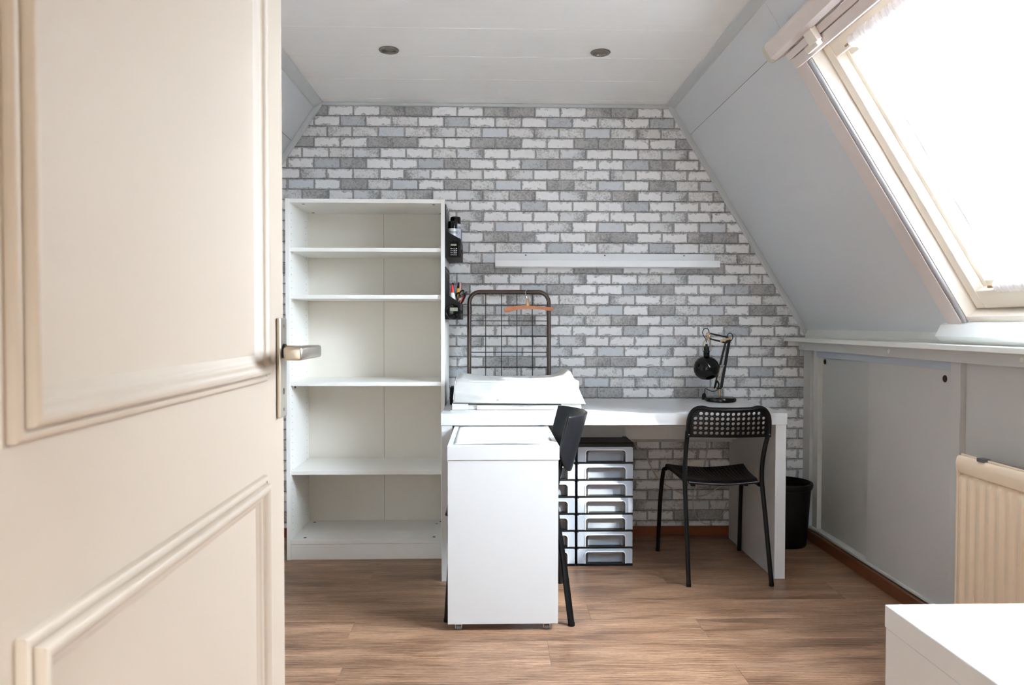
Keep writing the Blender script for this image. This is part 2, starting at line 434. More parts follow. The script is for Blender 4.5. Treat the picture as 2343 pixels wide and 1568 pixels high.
def mk(name, g, material, parent=None, smooth=False, origin=None, mods=None, kind=None, label=None, sharp=35):
    me = bpy.data.meshes.new(name)
    bm = g.bm
    bmesh.ops.recalc_face_normals(bm, faces=bm.faces[:])
    xs = [v.co for v in bm.verts]
    if origin is None:
        lo = Vector((min(c.x for c in xs), min(c.y for c in xs), min(c.z for c in xs)))
        hi = Vector((max(c.x for c in xs), max(c.y for c in xs), max(c.z for c in xs)))
        origin = (lo+hi)/2
    origin = Vector(origin)
    bmesh.ops.translate(bm, vec=-origin, verts=bm.verts[:])
    if smooth:
        for f in bm.faces: f.smooth = True
        ang = math.radians(sharp)
        for e in bm.edges:
            if len(e.link_faces) == 2 and e.calc_face_angle(0) > ang: e.smooth = False
    bm.to_mesh(me); bm.free()
    if isinstance(material, (list, tuple)):
        for mm in material: me.materials.append(mm)
    else: me.materials.append(material)
    o = bpy.data.objects.new(name, me); COL.objects.link(o)
    o.location = origin
    if parent is not None:
        o.parent = parent; o.location = origin-wloc(parent)
    if kind: o['kind'] = kind
    if label: o['label'] = label
    for md in (mods or []):
        t, kw = md; mo = o.modifiers.new(t.lower(), t)
        for k, v in kw.items(): setattr(mo, k, v)
    return o

def thing(name, loc, label, cat, group=None):
    o = bpy.data.objects.new(name, None); COL.objects.link(o); o.location = loc
    o.empty_display_size = 0.05
    o['label'] = label; o['category'] = cat
    if group: o['group'] = group
    return o
def tag(o, label, cat, group=None):
    o['label'] = label; o['category'] = cat
    if group: o['group'] = group
    return o
def struct(name, g, material, label, cat, **kw):
    o = mk(name, g, material, **kw); o['kind'] = 'structure'; o['label'] = label; o['category'] = cat
    return o
def sthing(name, loc, label, cat):
    o = thing(name, loc, label, cat); o['kind'] = 'structure'; return o
def bx(*a, bevel=0.0, seg=2): return G().box(*a, bevel=bevel, seg=seg)

# ================================================================== THE ROOM
YB = 4.01            # wallpapered back wall
ZC = 2.265           # ceiling
XK = 1.66            # face of the knee wall
YD = 0.42            # door wall

# slope frames: top point, direction down the slope, outward normal
SA = math.radians(58.2)
def slope_r(s, y, n): return (0.940+math.cos(SA)*s+math.sin(SA)*n, y, ZC-math.sin(SA)*s+math.cos(SA)*n)
SAL = math.radians(56.5)
def slope_l(s, y, n): return (-0.894-math.cos(SAL)*s-math.sin(SAL)*n, y, ZC-math.sin(SAL)*s+math.cos(SAL)*n)
def sbox(s0, s1, y0, y1, n0, n1, fn=slope_r, g=None, bevel=0.0):
    g = g or G(); g.box(s0, s1, y0, y1, n0, n1, bevel=bevel, fn=fn); return g

# ---- floor: sub-floor slab with laminate planks running across the room
floor = struct('floor', bx(-1.75, 1.80, YD-0.12, YB+0.1, -0.06, -0.0085), mat('subfloor', srgb(90, 66, 50), 0.8), 'brown oak laminate floor of the attic room', 'floor')
PW, PL = 0.192, 1.285
plank_mesh = {}
row = 0; y = YB-0.004
while y > YD-0.1:
    off = random.uniform(0, PL)
    x = -1.72-off
    while x < 1.77:
        a, b = max(x, -1.72), min(x+PL, 1.77)
        if b-a > 0.05:
            mkey = round(b-a, 3)
            g = bx(a+0.0002, b-0.0002, y-PW+0.0002, y-0.0002, -0.008, 0.0, bevel=0.0004, seg=1)
            mk('plank', g, M_FLOOR, floor)
        x += PL
    y -= PW; row += 1

# ---- ceiling boards
ceil_ = struct('ceiling', bx(-1.0, 1.05, YD-0.1, YB+0.1, ZC+0.012, ZC+0.08), M_CEILGAP, 'flat ceiling of wide white painted boards', 'ceiling')
y = YB+0.0
seams = [3.93, 3.62, 3.31, 2.995]
while seams[-1] > YD: seams.append(seams[-1]-0.312)
ys = [YB+0.02]+seams
for a, b in zip(ys[1:], ys[:-1]):
    mk('ceiling_board', bx(-0.93, 0.975, a+0.0008, b-0.0008, ZC, ZC+0.0118, bevel=0.002, seg=1), M_CEIL, ceil_)

# ---- back wall with brick wallpaper (embossed, each brick a little proud)
poly = [(-1.70, 0), (1.70, 0), (1.70, 1.05), (0.940, ZC), (-0.894, ZC), (-1.70, 1.05)]
wallb = struct('wall_back', G().prism(poly, 'Y', YB, YB+0.1), M_MORTAR, 'back wall covered in whitewashed grey brick wallpaper', 'wall')
ROWS = [(125, 'KDLL', (125, 565, 1040, 1490, 1955)), (335, 'MLBL', (335, 800, 1255, 1705, 2160)),
        (95, 'bMWM', (95, 560, 1025, 1465, 1920)), (335, 'DLLD', (335, 795, 1255, 1735, 2160)),
        (130, 'LLMR', (130, 585, 1055, 1480, 1955)), (335, 'LBDL', (335, 790, 1255, 1715, 2150)),
        (120, 'LWLM', (120, 550, 1015, 1480, 1940)), (335, 'bLDM', (335, 800, 1255, 1735, 2150)),
        (125, 'MKLR', (125, 585, 1050, 1480, 1950)), (340, 'LBLL', (340, 795, 1255, 1715, 2155)),
        (120, 'LLLR', (120, 550, 1010, 1475, 1940)), (335, 'bLRL', (335, 825, 1260, 1705, 2150))]
S_B = YB/(CAM_F*7.81)     # crop pixel -> metre on the wall
X_REF = P(1090, 260, YB).x
RP = 0.0544; Z_TOP = 2.2485
PER = 0.5375
def clip(poly, a, b, c):
    out = []
    for i in range(len(poly)):
        p, q = poly[i], poly[(i+1) % len(poly)]
        dp, dq = a*p[0]+b*p[1]-c, a*q[0]+b*q[1]-c
        if dp <= 0: out.append(p)
        if (dp < 0) != (dq < 0) and abs(dp-dq) > 1e-12:
            t = dp/(dp-dq); out.append((p[0]+(q[0]-p[0])*t, p[1]+(q[1]-p[1])*t))
    return out
bounds = []
for (x0, z0), (x1, z1) in zip(poly, poly[1:]+poly[:1]):
    nx, nz_ = (z1-z0), -(x1-x0)
    bounds.append((nx, nz_, nx*x0+nz_*z0))
bricks = []
for r in range(-1, 42):
    zt = Z_TOP-r*RP; zb = zt-RP
    if zt < 0.045: break
    off, tones, st = ROWS[r % 12]
    for k in range(-9, 5):
        for c in range(4):
            sh = PER*k
            xa = X_REF+st[c]*S_B+sh; xb = X_REF+st[c+1]*S_B+sh
            if xb < -1.68 or xa > 1.70: continue
            if xa > -0.95 and xb < -0.22 and zt < 1.69: continue      # behind the bookcase
            gp = 0.0013
            full = [(xa+gp, zb+0.0008), (xb-gp, zb+0.0008), (xb-gp, zt-0.0008), (xa+gp, zt-0.0008)]
            pl = full
            for (a, b, cc) in bounds: pl = clip(pl, a, b, cc)
            pl = clip(pl, 0, -1, -0.046); pl = clip(pl, 0, 1, ZC-0.004)
            if len(pl) < 3: continue
            ar = abs(sum(p[0]*q[1]-p[1]*q[0] for p, q in zip(pl, pl[1:]+pl[:1])))/2
            if ar < 4e-5: continue
            bricks.append((tones[c], pl, ((xa+xb)/2, (zt+zb)/2), (xb-xa, zt-zb), ar, (r % 12, c, len(pl) == 4 and ar > 0.98*(xb-xa-2*gp)*(zt-zb-0.0016))))
def brick_geo(bm, pl, ctr, uvl, mi, wh):
    """raised plate with a chamfered rim"""
    cx, cz = sum(p[0] for p in pl)/len(pl), sum(p[1] for p in pl)/len(pl)
    n = len(pl); h0, h1 = 0.0004, -0.0016
    def ins(p, d):
        vx, vz = cx-p[0], cz-p[1]
        return (p[0]+math.copysign(min(d, abs(vx)*0.5), vx), p[1]+math.copysign(min(d, abs(vz)*0.5), vz))
    base = [bm.verts.new((p[0], YB+h0, p[1])) for p in pl]
    top = [bm.verts.new((ins(p, 0.0012)[0], YB+h1, ins(p, 0.0012)[1])) for p in pl]
    fs = [bm.faces.new(top)]
    for i in range(n):
        j = (i+1) % n; fs.append(bm.faces.new((base[i], base[j], top[j], top[i])))
    for f in fs:
        f.material_index = mi
        for l in f.loops: l[uvl].uv = ((l.vert.co.x-ctr[0])*0.0645/(wh[0]/2-0.0013), (l.vert.co.z-ctr[1])*0.0265/(wh[1]/2-0.0008))
def hidden_score(b):
    (x, z) = b[2]
    s = b[4]
    if z < 0.72 and -0.25 < x < 0.72: s *= 0.2
    if x < -0.97: s *= (0.1 if z < 1.9 else 0.8)
    if -0.2 < x < 0.42 and 0.72 < z < 0.9: s *= 0.3
    if x > 1.3 and z < 0.74: s *= 0.9
    return s*(1+0.02*z)
bricks.sort(key=hidden_score, reverse=True)
TK = list(BR.keys()); shared = {}
for b in bricks[:300]:
    key = b[5]
    if key[2] and key in shared:
        o = bpy.data.objects.new('brick', shared[key]); COL.objects.link(o)
    else:
        bm = bmesh.new(); uvl = bm.loops.layers.uv.new('UVMap')
        brick_geo(bm, [(p[0]-b[2][0], p[1]-b[2][1]) for p in b[1]], (0, 0), uvl, 0, b[3])
        bmesh.ops.translate(bm, vec=(0, -YB, 0), verts=bm.verts[:])
        bmesh.ops.recalc_face_normals(bm, faces=bm.faces[:])
        me = bpy.data.meshes.new('brick'); bm.to_mesh(me); bm.free(); me.materials.append(BR[b[0]])
        if key[2]: shared[key] = me
        o = bpy.data.objects.new('brick', me); COL.objects.link(o)
    o.parent = wallb; o.location = Vector((b[2][0], YB, b[2][1]))-wallb.location
bm = bmesh.new(); uvl = bm.loops.layers.uv.new('UVMap')
for b in bricks[300:]: brick_geo(bm, b[1], b[2], uvl, TK.index(b[0]), b[3])
bmesh.ops.recalc_face_normals(bm, faces=bm.faces[:])
me = bpy.data.meshes.new('brick_field'); bm.to_mesh(me); bm.free()
for k in TK: me.materials.append(BR[k])
o = bpy.data.objects.new('brick_field', me); COL.objects.link(o); o.parent = wallb; o.location = -wallb.location; o['kind'] = 'stuff'

struct('baseboard_back', bx(-1.68, 1.655, YB-0.016, YB+0.0, 0.0, 0.047, bevel=0.002), M_BASEWOOD, 'reddish brown wooden baseboard under the brick wallpaper', 'baseboard')

# ---- right slope: grey boards round the roof window
WY0, WY1, WS0, WS1 = 1.55, 2.62, 0.235, 1.345       # window opening (Y, along the slope)
wr = struct('wall_right_slope', None or (lambda g: (sbox(-0.06, WS0, YD-0.1, YB+0.1, 0.021, 0.20, g=g), sbox(WS1, 1.62, YD-0.1, YB+0.1, 0.021, 0.20, g=g),
      sbox(WS0, WS1, WY1, YB+0.1, 0.021, 0.20, g=g), sbox(WS0, WS1, YD-0.1, WY0, 0.021, 0.20, g=g), g)[-1])(G()), M_ROOF,
      'grey painted sloping wall on the right, around the roof window', 'wall')
def rpanel(s0, s1, y0, y1): mk('slope_panel', sbox(s0+0.0008, s1-0.0008, y0+0.0008, y1-0.0008, 0.0, 0.0205, bevel=0.0012), M_SLOPE, wr)
rpanel(-0.02, 0.185, 2.668, YB+0.02); rpanel(-0.02, WS0, YD, 2.668); rpanel(0.185, 1.50, 2.668, YB+0.02)
rpanel(WS0, 1.50, YD, WY0); rpanel(WS1, 1.50, WY0, 2.668)
mk('slope_panel', sbox(WS0, WS1, WY1, 2.667, 0.0, 0.0205), M_SLOPE, wr)
# ---- left slope and low left wall
wl = struct('wall_left_slope', sbox(-0.06, 1.6, YD-0.1, YB+0.1, 0.021, 0.15, fn=slope_l), M_ROOF, 'grey painted sloping wall high on the left behind the door', 'wall')
for s0, s1 in ((-0.02, 0.245), (0.245, 1.55)):
    mk('slope_panel', sbox(s0+0.0008, s1-0.0008, YD, YB+0.02, 0.0, 0.0205, fn=slope_l, bevel=0.0012), M_SLOPE, wl)
struct('wall_left', bx(-1.72, -1.64, YD-0.1, YB+0.1, 0.0, 1.13), M_KNEE, 'low grey wall below the left slope', 'wall')

struct('baseboard_left', bx(-1.64, -1.622, YD+0.002, YB-0.017, 0.0, 0.05, bevel=0.002), M_BASEWOOD, 'brown wooden baseboard of the low left wall', 'baseboard')

# ---- trims where the boards meet
g = G(); g.prism([(0.911, ZC-0.001), (0.955, ZC-0.001), (0.957, ZC-0.024), (0.946, ZC-0.021), (0.913, ZC-0.006)], 'Y', YD, YB)
struct('trim_1', g, M_TRIMG, 'grey strip along the ceiling edge on the window side', 'trim')
g = G(); g.prism([(-0.868, ZC-0.001), (-0.92, ZC-0.001), (-0.924, ZC-0.036), (-0.908, ZC-0.032), (-0.871, ZC-0.007)], 'Y', YD, YB)
struct('trim_2', g, M_TRIMG, 'grey strip along the ceiling edge above the bookcase', 'trim')
struct('trim_3', bx(-0.90, 0.94, YB-0.016, YB, ZC-0.017, ZC-0.001, bevel=0.002), M_TRIMG, 'thin grey strip between ceiling and brick wallpaper', 'trim')
struct('trim_4', sbox(0.0, 1.435, YB-0.028, YB-0.001, -0.022, 0.0, bevel=0.003), M_TRIMG, 'grey strip between brick wallpaper and right slope', 'trim')
struct('trim_5', sbox(0.0, 1.40, YB-0.028, YB-0.001, -0.024, 0.0, fn=slope_l, bevel=0.003), M_TRIMG, 'grey strip between brick wallpaper and left slope', 'trim')

# ---- knee wall under the window: sill, fascia, sliding doors
kw = struct('wall_right', bx(1.715, 1.80, YD-0.1, YB+0.1, 0.0, 1.10), M_KNEE, 'low grey knee wall with sliding cupboard doors', 'wall')
mk('corner_post', bx(XK, 1.715, 3.925, YB, 0.0, 0.985, bevel=0.002), M_KNEE, kw)
mk('corner_post', bx(XK+0.017, 1.715, 3.865, 3.924, 0.055, 0.985, bevel=0.002), M_SILLW, kw)
mk('post', bx(XK, 1.715, 2.655, 2.712, 0.055, 0.985, bevel=0.002), M_KNEE, kw)
mk('side_panel', bx(XK+0.022, 1.715, YD, 2.654, 0.03, 0.985), M_KNEE, kw)
mk('top_track', bx(XK+0.006, 1.715, 2.713, 3.864, 0.952, 0.985, bevel=0.001), M_TRACK, kw)
mk('bottom_track', bx(XK+0.002, 1.715, 2.713, 3.92, 0.056, 0.066, bevel=0.001), M_SILLW, kw)
fas = mk('fascia', bx(1.622, 1.715, YD, 3.985, 0.985, 1.030, bevel=0.002), M_KNEE, kw)
for yy in (3.93, 3.07, 2.29, 1.5):
    mk('screw_cap', G().lathe([(0.0001, -0.0025), (0.007, -0.0025), (0.0085, -0.001), (0.0085, 0.001)], (1.6225, yy, 1.008), 16, 'X'), M_SILLW, fas, smooth=True)
mk('window_ledge', bx(1.55, 1.73, YD, YB-0.002, 1.030, 1.049, bevel=0.002), M_SILLW, kw)
mk('ledge_cove', G().prism([(1.655, 1.049), (1.715, 1.049), (1.700, 1.085), (1.672, 1.098), (1.655, 1.062)], 'Y', YD, YB-0.028), M_SILLW, kw)
M_KNEE2 = mat('far_door_grey', srgb(200, 200, 196), 0.5)  # slightly darker, cooler grey than the near sliding door
def sdoor(x, y0, y1, hy, hz, nm, m_=M_KNEE):
    d = mk('sliding_door', bx(x, x+0.014, y0, y1, 0.064, 0.968, bevel=0.001), m_, kw, label=nm)
    mk('finger_hole', G().lathe([(0.0001, -0.0004), (0.0105, -0.0004), (0.012, -0.0006), (0.0130, -0.0004), (0.0135, 0.001)], (x-0.001, hy, hz), 20, 'X'), M_HOLE, d, smooth=True)
sdoor(XK+0.040, 3.28, 3.875, 3.84, 0.928, 'far sliding cupboard door', M_KNEE2)
sdoor(XK+0.012, 2.705, 3.335, 2.765, 0.918, 'near sliding cupboard door')
struct('baseboard_right', bx(1.642, 1.662, YD, 3.985, 0.0, 0.052, bevel=0.002), mat('baseboard_dark', srgb(112, 66, 36), 0.4, var=0.25, vscale=8, stretch=(2, 1, 30)), 'dark brown wooden baseboard below the sliding doors', 'baseboard')

# ---- door wall and hall behind the camera
g = G(); g.box(-1.75, -0.40, YD-0.10, YD, 0, ZC); g.box(0.56, 1.80, YD-0.10, YD, 0, ZC); g.box(-0.40, 0.56, YD-0.10, YD, 2.06, ZC)
struct('wall_front', g, M_PLASTER, 'white wall around the doorway the photo is taken through', 'wall')
g = G(); g.box(-0.40, -0.392, YD-0.11, YD+0.01, 0, 2.06); g.box(0.505, 0.56, YD-0.11, YD+0.01, 0, 2.06); g.box(-0.40, 0.56, YD-0.11, YD+0.01, 2.035, 2.06)
struct('door_frame', g, M_DOOR, 'cream door frame around the open doorway', 'door frame')
struct('floor_hall', bx(-1.2, 1.4, -1.6, YD-0.12, -0.06, 0.0), mat('hall_floor', srgb(150, 118, 92), 0.5), 'brown floor of the landing outside the door', 'floor')
HX0, HX1, HY0, HY1 = -0.45, 0.65, -1.45, -0.35  # opening for an added, unseen skylight that sends fill light through the doorway
g = G(); g.box(-1.2, HX0, -1.6, YD-0.1, ZC, ZC+0.06); g.box(HX1, 1.4, -1.6, YD-0.1, ZC, ZC+0.06); g.box(HX0, HX1, -1.6, HY0, ZC, ZC+0.06); g.box(HX0, HX1, HY1, YD-0.1, ZC, ZC+0.06)
struct('ceiling_hall', g, M_PLASTER, 'white ceiling of the landing', 'ceiling')
struct('wall_hall_left', bx(-1.26, -1.2, -1.6, YD-0.1, 0, ZC), M_PLASTER, 'white left wall of the landing', 'wall')
struct('wall_hall_right', bx(1.4, 1.46, -1.6, YD-0.1, 0, ZC), M_PLASTER, 'white right wall of the landing', 'wall')
struct('wall_hall_back', bx(-1.26, 1.46, -1.66, -1.6, 0, ZC), M_PLASTER, 'white end wall of the landing', 'wall')
w2 = sthing('fill_skylight', (0.1, -0.9, ZC), 'added square skylight giving fill light in the ceiling of the landing', 'window')
for a_ in ((HX0, HX0+0.05, HY0, HY1), (HX1-0.05, HX1, HY0, HY1), (HX0+0.05, HX1-0.05, HY0, HY0+0.05), (HX0+0.05, HX1-0.05, HY1-0.05, HY1)):
    mk('frame_bar', bx(a_[0], a_[1], a_[2], a_[3], ZC, ZC+0.05), M_WSILL, w2)
mk('pane', bx(HX0+0.05, HX1-0.05, HY0+0.05, HY1-0.05, ZC+0.02, ZC+0.024), M_GLASS, w2)
hpd = bpy.data.lights.new('hall_portal', 'AREA'); hpd.shape = 'RECTANGLE'; hpd.size = HX1-HX0; hpd.size_y = HY1-HY0; hpd.cycles.is_portal = True
hpo = bpy.data.objects.new('hall_portal', hpd); COL.objects.link(hpo); hpo.location = ((HX0+HX1)/2, (HY0+HY1)/2, ZC+0.09)

# ---- roof window
win = sthing('window_1', slope_r(WS0, WY1, 0), 'large roof window with cream frame in the right slope', 'window')
# casing strip on the boards
mk('casing', sbox(0.215, 1.352, 2.607, 2.690, -0.014, -0.0005, bevel=0.002), M_FRAMEP, win)
mk('casing', sbox(0.215, 1.352, WY0-0.07, WY0+0.013, -0.014, -0.0005, bevel=0.002), M_FRAMEP, win)
# blind guide rails (half-round metal) along the sides
def rail(yc):
    g = G(); n = 10
    prof = [(yc+0.013*math.cos(math.pi*k/n), -0.001-0.011*math.sin(math.pi*k/n)) for k in range(n+1)]+[(yc-0.013, 0.006), (yc+0.013, 0.006)]
    vs = [slope_r(s, p[0], p[1]) for s in (0.285, 1.345) for p in prof]; m = len(prof)
    g._ingest(vs, [tuple(range(m))[::-1], tuple(range(m, 2*m))]+[(i, (i+1) % m, m+(i+1) % m, m+i) for i in range(m)])
    mk('blind_guide', g, M_ALU, win, smooth=True)
rail(2.6035); rail(WY0+0.0265)
# lining (reveal boards)
LY1, LY0, LS0, LS1 = 2.586, WY0+0.044, 0.270, 1.318
mk('lining', sbox(WS0, WS1, LY1, WY1+0.002, 0.0, 0.19), M_FRAME, win)
mk('lining', sbox(WS0, WS1, WY0-0.002, LY0, 0.0, 0.19), M_FRAME, win)
mk('lining', sbox(WS0-0.002, LS0, LY0, LY1, 0.0, 0.19), M_FRAME, win)
mk('lining', sbox(LS1, WS1+0.002, LY0, LY1, 0.0, 0.19), M_FRAME, win)
# brown strip painting the contact shade in the gap between lining and sash
g = G(); sbox(LS0, LS1, LY1-0.005, LY1, 0.055, 0.06, g=g); sbox(LS0, LS1, LY0, LY0+0.005, 0.055, 0.06, g=g)
sbox(LS0, LS0+0.005, LY0, LY1, 0.055, 0.06, g=g); sbox(LS1-0.005, LS1, LY0, LY1, 0.055, 0.06, g=g)
mk('gap_shade', g, M_GAPSHADE, win)
# sash
SW = 0.045
sash = mk('sash', sbox(LS0+0.006, LS1-0.006, LY1-0.006-SW, LY1-0.006, 0.042, 0.15, bevel=0.004), M_FRAME, win)
mk('sash', sbox(LS0+0.006, LS1-0.006, LY0+0.006, LY0+0.006+SW, 0.042, 0.15, bevel=0.004), M_FRAME, win)
mk('sash', sbox(LS0+0.006, LS0+0.06, LY0+0.006+SW, LY1-0.006-SW, 0.042, 0.15, bevel=0.004), M_FRAME, win)
mk('sash', sbox(LS1-0.075, LS1-0.006, LY0+0.006+SW, LY1-0.006-SW, 0.042, 0.15, bevel=0.004), M_FRAME, win)
GY1, GY0, GS0, GS1 = LY1-0.006-SW, LY0+0.006+SW, LS0+0.06, LS1-0.075
g = G(); sbox(GS0, GS1, GY1-0.022, GY1, 0.075, 0.108, g=g, bevel=0.004); sbox(GS0, GS1, GY0, GY0+0.022, 0.075, 0.108, g=g, bevel=0.004)
sbox(GS0, GS0+0.022, GY0+0.022, GY1-0.022, 0.075, 0.108, g=g, bevel=0.004); sbox(GS1-0.022, GS1, GY0+0.022, GY1-0.022, 0.075, 0.108, g=g, bevel=0.004)
mk('glazing_bead', g, M_FRAME, win)
mk('pane', sbox(GS0, GS1, GY0, GY1, 0.115, 0.119), M_GLASS, win)
# thick white sill board under the window
g = G(); prof = [(1.338, 0.004), (1.338, -0.022), (1.362, -0.060), (1.402, -0.050), (1.428, -0.022), (1.428, 0.004)]
vs = [slope_r(p[0], yy, p[1]) for yy in (WY0-0.09, 2.722) for p in prof]; m = len(prof)
g._ingest(vs, [tuple(range(m))[::-1], tuple(range(m, 2*m))]+[(i, (i+1) % m, m+(i+1) % m, m+i) for i in range(m)])
mk('window_sill', g, M_WSILL, win)
# portal so the sky is sampled through the opening
pd = bpy.data.lights.new('window_portal', 'AREA'); pd.shape = 'RECTANGLE'; pd.size = GY1-GY0+0.02; pd.size_y = GS1-GS0+0.02
pd.cycles.is_portal = True
po = bpy.data.objects.new('window_portal', pd); COL.objects.link(po)
po.location = slope_r((GS0+GS1)/2, (GY0+GY1)/2, 0.16)
zin = Vector((math.sin(SA), 0, math.cos(SA))); yax = Vector((math.cos(SA), 0, -math.sin(SA))); xax = yax.cross(zin)
po.matrix_world = Matrix.Translation(po.location) @ Matrix((xax, yax, zin)).transposed().to_4x4()

# ---- roller blind cassette at the top of the window
bl = thing('roller_blind', slope_r(0.17, 2.0, 0), 'cream roller blind rolled up in its cassette above the roof window', 'blind')
g = G(); prof = []
n = 8
prof = [(0.145, -0.0005), (0.145, -0.045)]+[(0.165-0.02*math.cos(math.pi/2*k/n), -0.045-0.02*math.sin(math.pi/2*k/n)) for k in range(1, n+1)]+[(0.200, -0.065), (0.216, -0.050), (0.216, -0.0005)]
m = len(prof)
vs = [slope_r(p[0], yy, p[1]) for yy in (WY0-0.06, 2.706) for p in prof]
g._ingest(vs, [tuple(range(m))[::-1], tuple(range(m, 2*m))]+[(i, (i+1) % m, m+(i+1) % m, m+i) for i in range(m)])
mk('cassette', g, M_FRAMEP, bl, smooth=True, sharp=25)
g = G(); vs = [slope_r(0.1805+(p[0]-0.1805)*0.96, yy, -0.033+(p[1]+0.033)*0.96) for yy in (2.7065, 2.738) for p in prof]
g._ingest(vs, [tuple(range(m))[::-1], tuple(range(m, 2*m))]+[(i, (i+1) % m, m+(i+1) % m, m+i) for i in range(m)])
mk('end_cap', g, M_ENDCAP, bl)
g = G(); sbox(0.222, 0.246, WY0-0.03, 2.655, -0.040, -0.014, g=g, bevel=0.002); sbox(0.249, 0.284, WY0-0.03, 2.640, -0.036, -0.0145, g=g, bevel=0.002)
mk('bottom_rail', g, M_FRAMEP, bl)
g = G(); sbox(0.215, 0.262, 2.40, 2.46, -0.060, -0.040, g=g, bevel=0.004); sbox(0.250, 0.275, 2.415, 2.50, -0.058, -0.0365, g=g, bevel=0.005)
mk('pull_tab', g, M_FRAME, bl)

# ---- sheer curtain stretched between two rods inside the sash
cu = thing('sheer_curtain', slope_r(0.33, 2.40, 0.05), 'sheer white curtain gathered on rods across the roof window', 'curtain')
CY1, CY0 = 2.425, LY0+0.09
CS0, CS1 = 0.318, 1.232
mk('curtain_rod', G().cyl(slope_r(CS0, CY0-0.03, 0.045), slope_r(CS0, CY1+0.035, 0.045), 0.005, n=10), M_BRASS, cu, smooth=True)
mk('curtain_rod', G().cyl(slope_r(CS1, CY0-0.03, 0.045), slope_r(CS1, CY1+0.035, 0.045), 0.005, n=10), M_BRASS, cu, smooth=True)
def cfun(u, v):
    s = CS0+(CS1-CS0)*v
    pinch = 0.035*math.sin(math.pi*v)
    yy = CY0+pinch+(CY1-CY0-2*pinch)*u
    k = u*(CY1-CY0)
    ph = noise.noise(Vector((k*3.0, v*1.2, 3.1)))*3.0
    amp = 0.007+0.005*math.sin(math.pi*v)
    n_ = 0.050+amp*math.sin(k*62+ph)+0.4*amp*math.sin(k*137+2*ph+1.0)
    n_ += 0.004*noise.noise(Vector((k*9, v*5, 0.5)))
    return Vector(slope_r(s, yy+0.004*math.sin(k*80+v*4), n_-0.004))
mk('curtain_panel', G().grid(260, 26, cfun), M_VOILE, cu, smooth=True, sharp=80)
def hfun(sc):
    def f(u, v):
        th = 2*math.pi*v; k = u*(CY1-CY0)
        r = 0.013+0.0045*math.sin(k*330)+0.003*noise.noise(Vector((k*60, v*3, sc*9)))
        return Vector(slope_r(sc+r*math.cos(th)*1.25, CY0+k+0.003*math.sin(th+k*150), 0.045+r*math.sin(th)))
    return f
M_VOILE2 = mat('gathered_voile', srgb(236, 232, 230), 0.9)
mk('heading', G().grid(300, 10, hfun(CS0)), M_VOILE2, cu, smooth=True, sharp=80)
mk('heading', G().grid(300, 10, hfun(CS1)), M_VOILE2, cu, smooth=True, sharp=80)

# ---- recessed ceiling spots
def spot(x, y, lab):
    t = thing('ceiling_spotlight', (x, y, ZC), lab, 'spotlight', 'recessed ceiling spotlights')
    z = ZC
    mk('trim_ring', G().lathe([(0.041, -0.0005), (0.0425, -0.003), (0.039, -0.007), (0.031, -0.006), (0.028, -0.002), (0.0275, 0.004), (0.041, 0.004)], (x, y, z), 36), M_NICKEL, t, smooth=True)
    mk('tilt_ring', G().lathe([(0.0272, 0.004), (0.0262, -0.004), (0.024, -0.004), (0.0225, 0.006), (0.0265, 0.008)], (x, y, z), 32), M_NICKEL, t, smooth=True)
    mk('lens', G().lathe([(0.0225, 0.0045), (0.016, 0.001), (0.0001, -0.0005)], (x, y, z), 24), M_LENS, t, smooth=True)
sp1, sp2 = P(890, 113.5, 3.25), P(1374, 119, 3.25)
def onceil(px, py):
    d = FWD + RGT*((px-IW/2)/CAM_F) + UPV*((IH/2-py)/CAM_F); k = (ZC-CAM_H)/d.z; return d*k
a = onceil(890, 113.5); spot(a.x, a.y, 'recessed nickel ceiling spotlight above the bookcase side')
a = onceil(1374, 119); spot(a.x, a.y, 'recessed nickel ceiling spotlight on the window side')

# ================================================================== OPEN DOOR
XD = -0.35
door = sthing('door_1', (XD-0.02, YD+0.02, 0), 'cream panelled door standing wide open on the left', 'door')
DY0, DY1 = YD+0.012, 1.2955
mk('leaf', bx(XD-0.04, XD, DY0, DY1, 0.012, 2.03, bevel=0.0015), M_DOOR, door)
def moulding(y0, y1, z0, z1):
    """raised multi-step moulding swept round a rectangle with mitred corners (outer bounds)"""
    prof = [(0.0, 0.0), (0.0006, 0.0065), (0.003, 0.0085), (0.0075, 0.0085), (0.0085, 0.0070), (0.0105, 0.0070), (0.0115, 0.0145), (0.014, 0.0168), (0.0185, 0.0168),
            (0.022, 0.0145), (0.026, 0.0110), (0.0285, 0.0078), (0.0315, 0.0074), (0.034, 0.0050), (0.038, 0.0028), (0.042, 0.0)]
    g = G(); m = len(prof); vs = []
    for (sy, sz, cy_, cz_) in ((1, 1, y0, z0), (-1, 1, y1, z0), (-1, -1, y1, z1), (1, -1, y0, z1)):
        for (u, h) in prof: vs.append((XD-0.0004+h, cy_+sy*u, cz_+sz*u))
    fs = []
    for c in range(4):
        c2 = (c+1) % 4
        for i in range(m-1): fs.append((c*m+i, c2*m+i, c2*m+i+1, c*m+i+1))
    g._ingest(vs, fs)
    mk('panel_moulding', g, M_DOOR, door, smooth=True, sharp=50)
moulding(0.560, 1.181, 1.028, 1.90)
moulding(0.566, 1.181, 0.16, 0.884)
hp = mk('handle_plate', bx(XD, XD+0.007, 1.252, 1.292, 0.962, 1.126, bevel=0.002), M_METAL, door, label='long brushed steel door plate')
for z in (0.975, 1.113):
    mk('screw', G().lathe([(0.0001, 0.0012), (0.0028, 0.0010), (0.0032, 0)], (XD+0.007, 1.272, z), 12, 'X'), M_NICKEL, hp, smooth=True)
mk('key_slot', bx(XD+0.0068, XD+0.0076, 1.2705, 1.2735, 1.000, 1.010), M_BLACKM, hp)
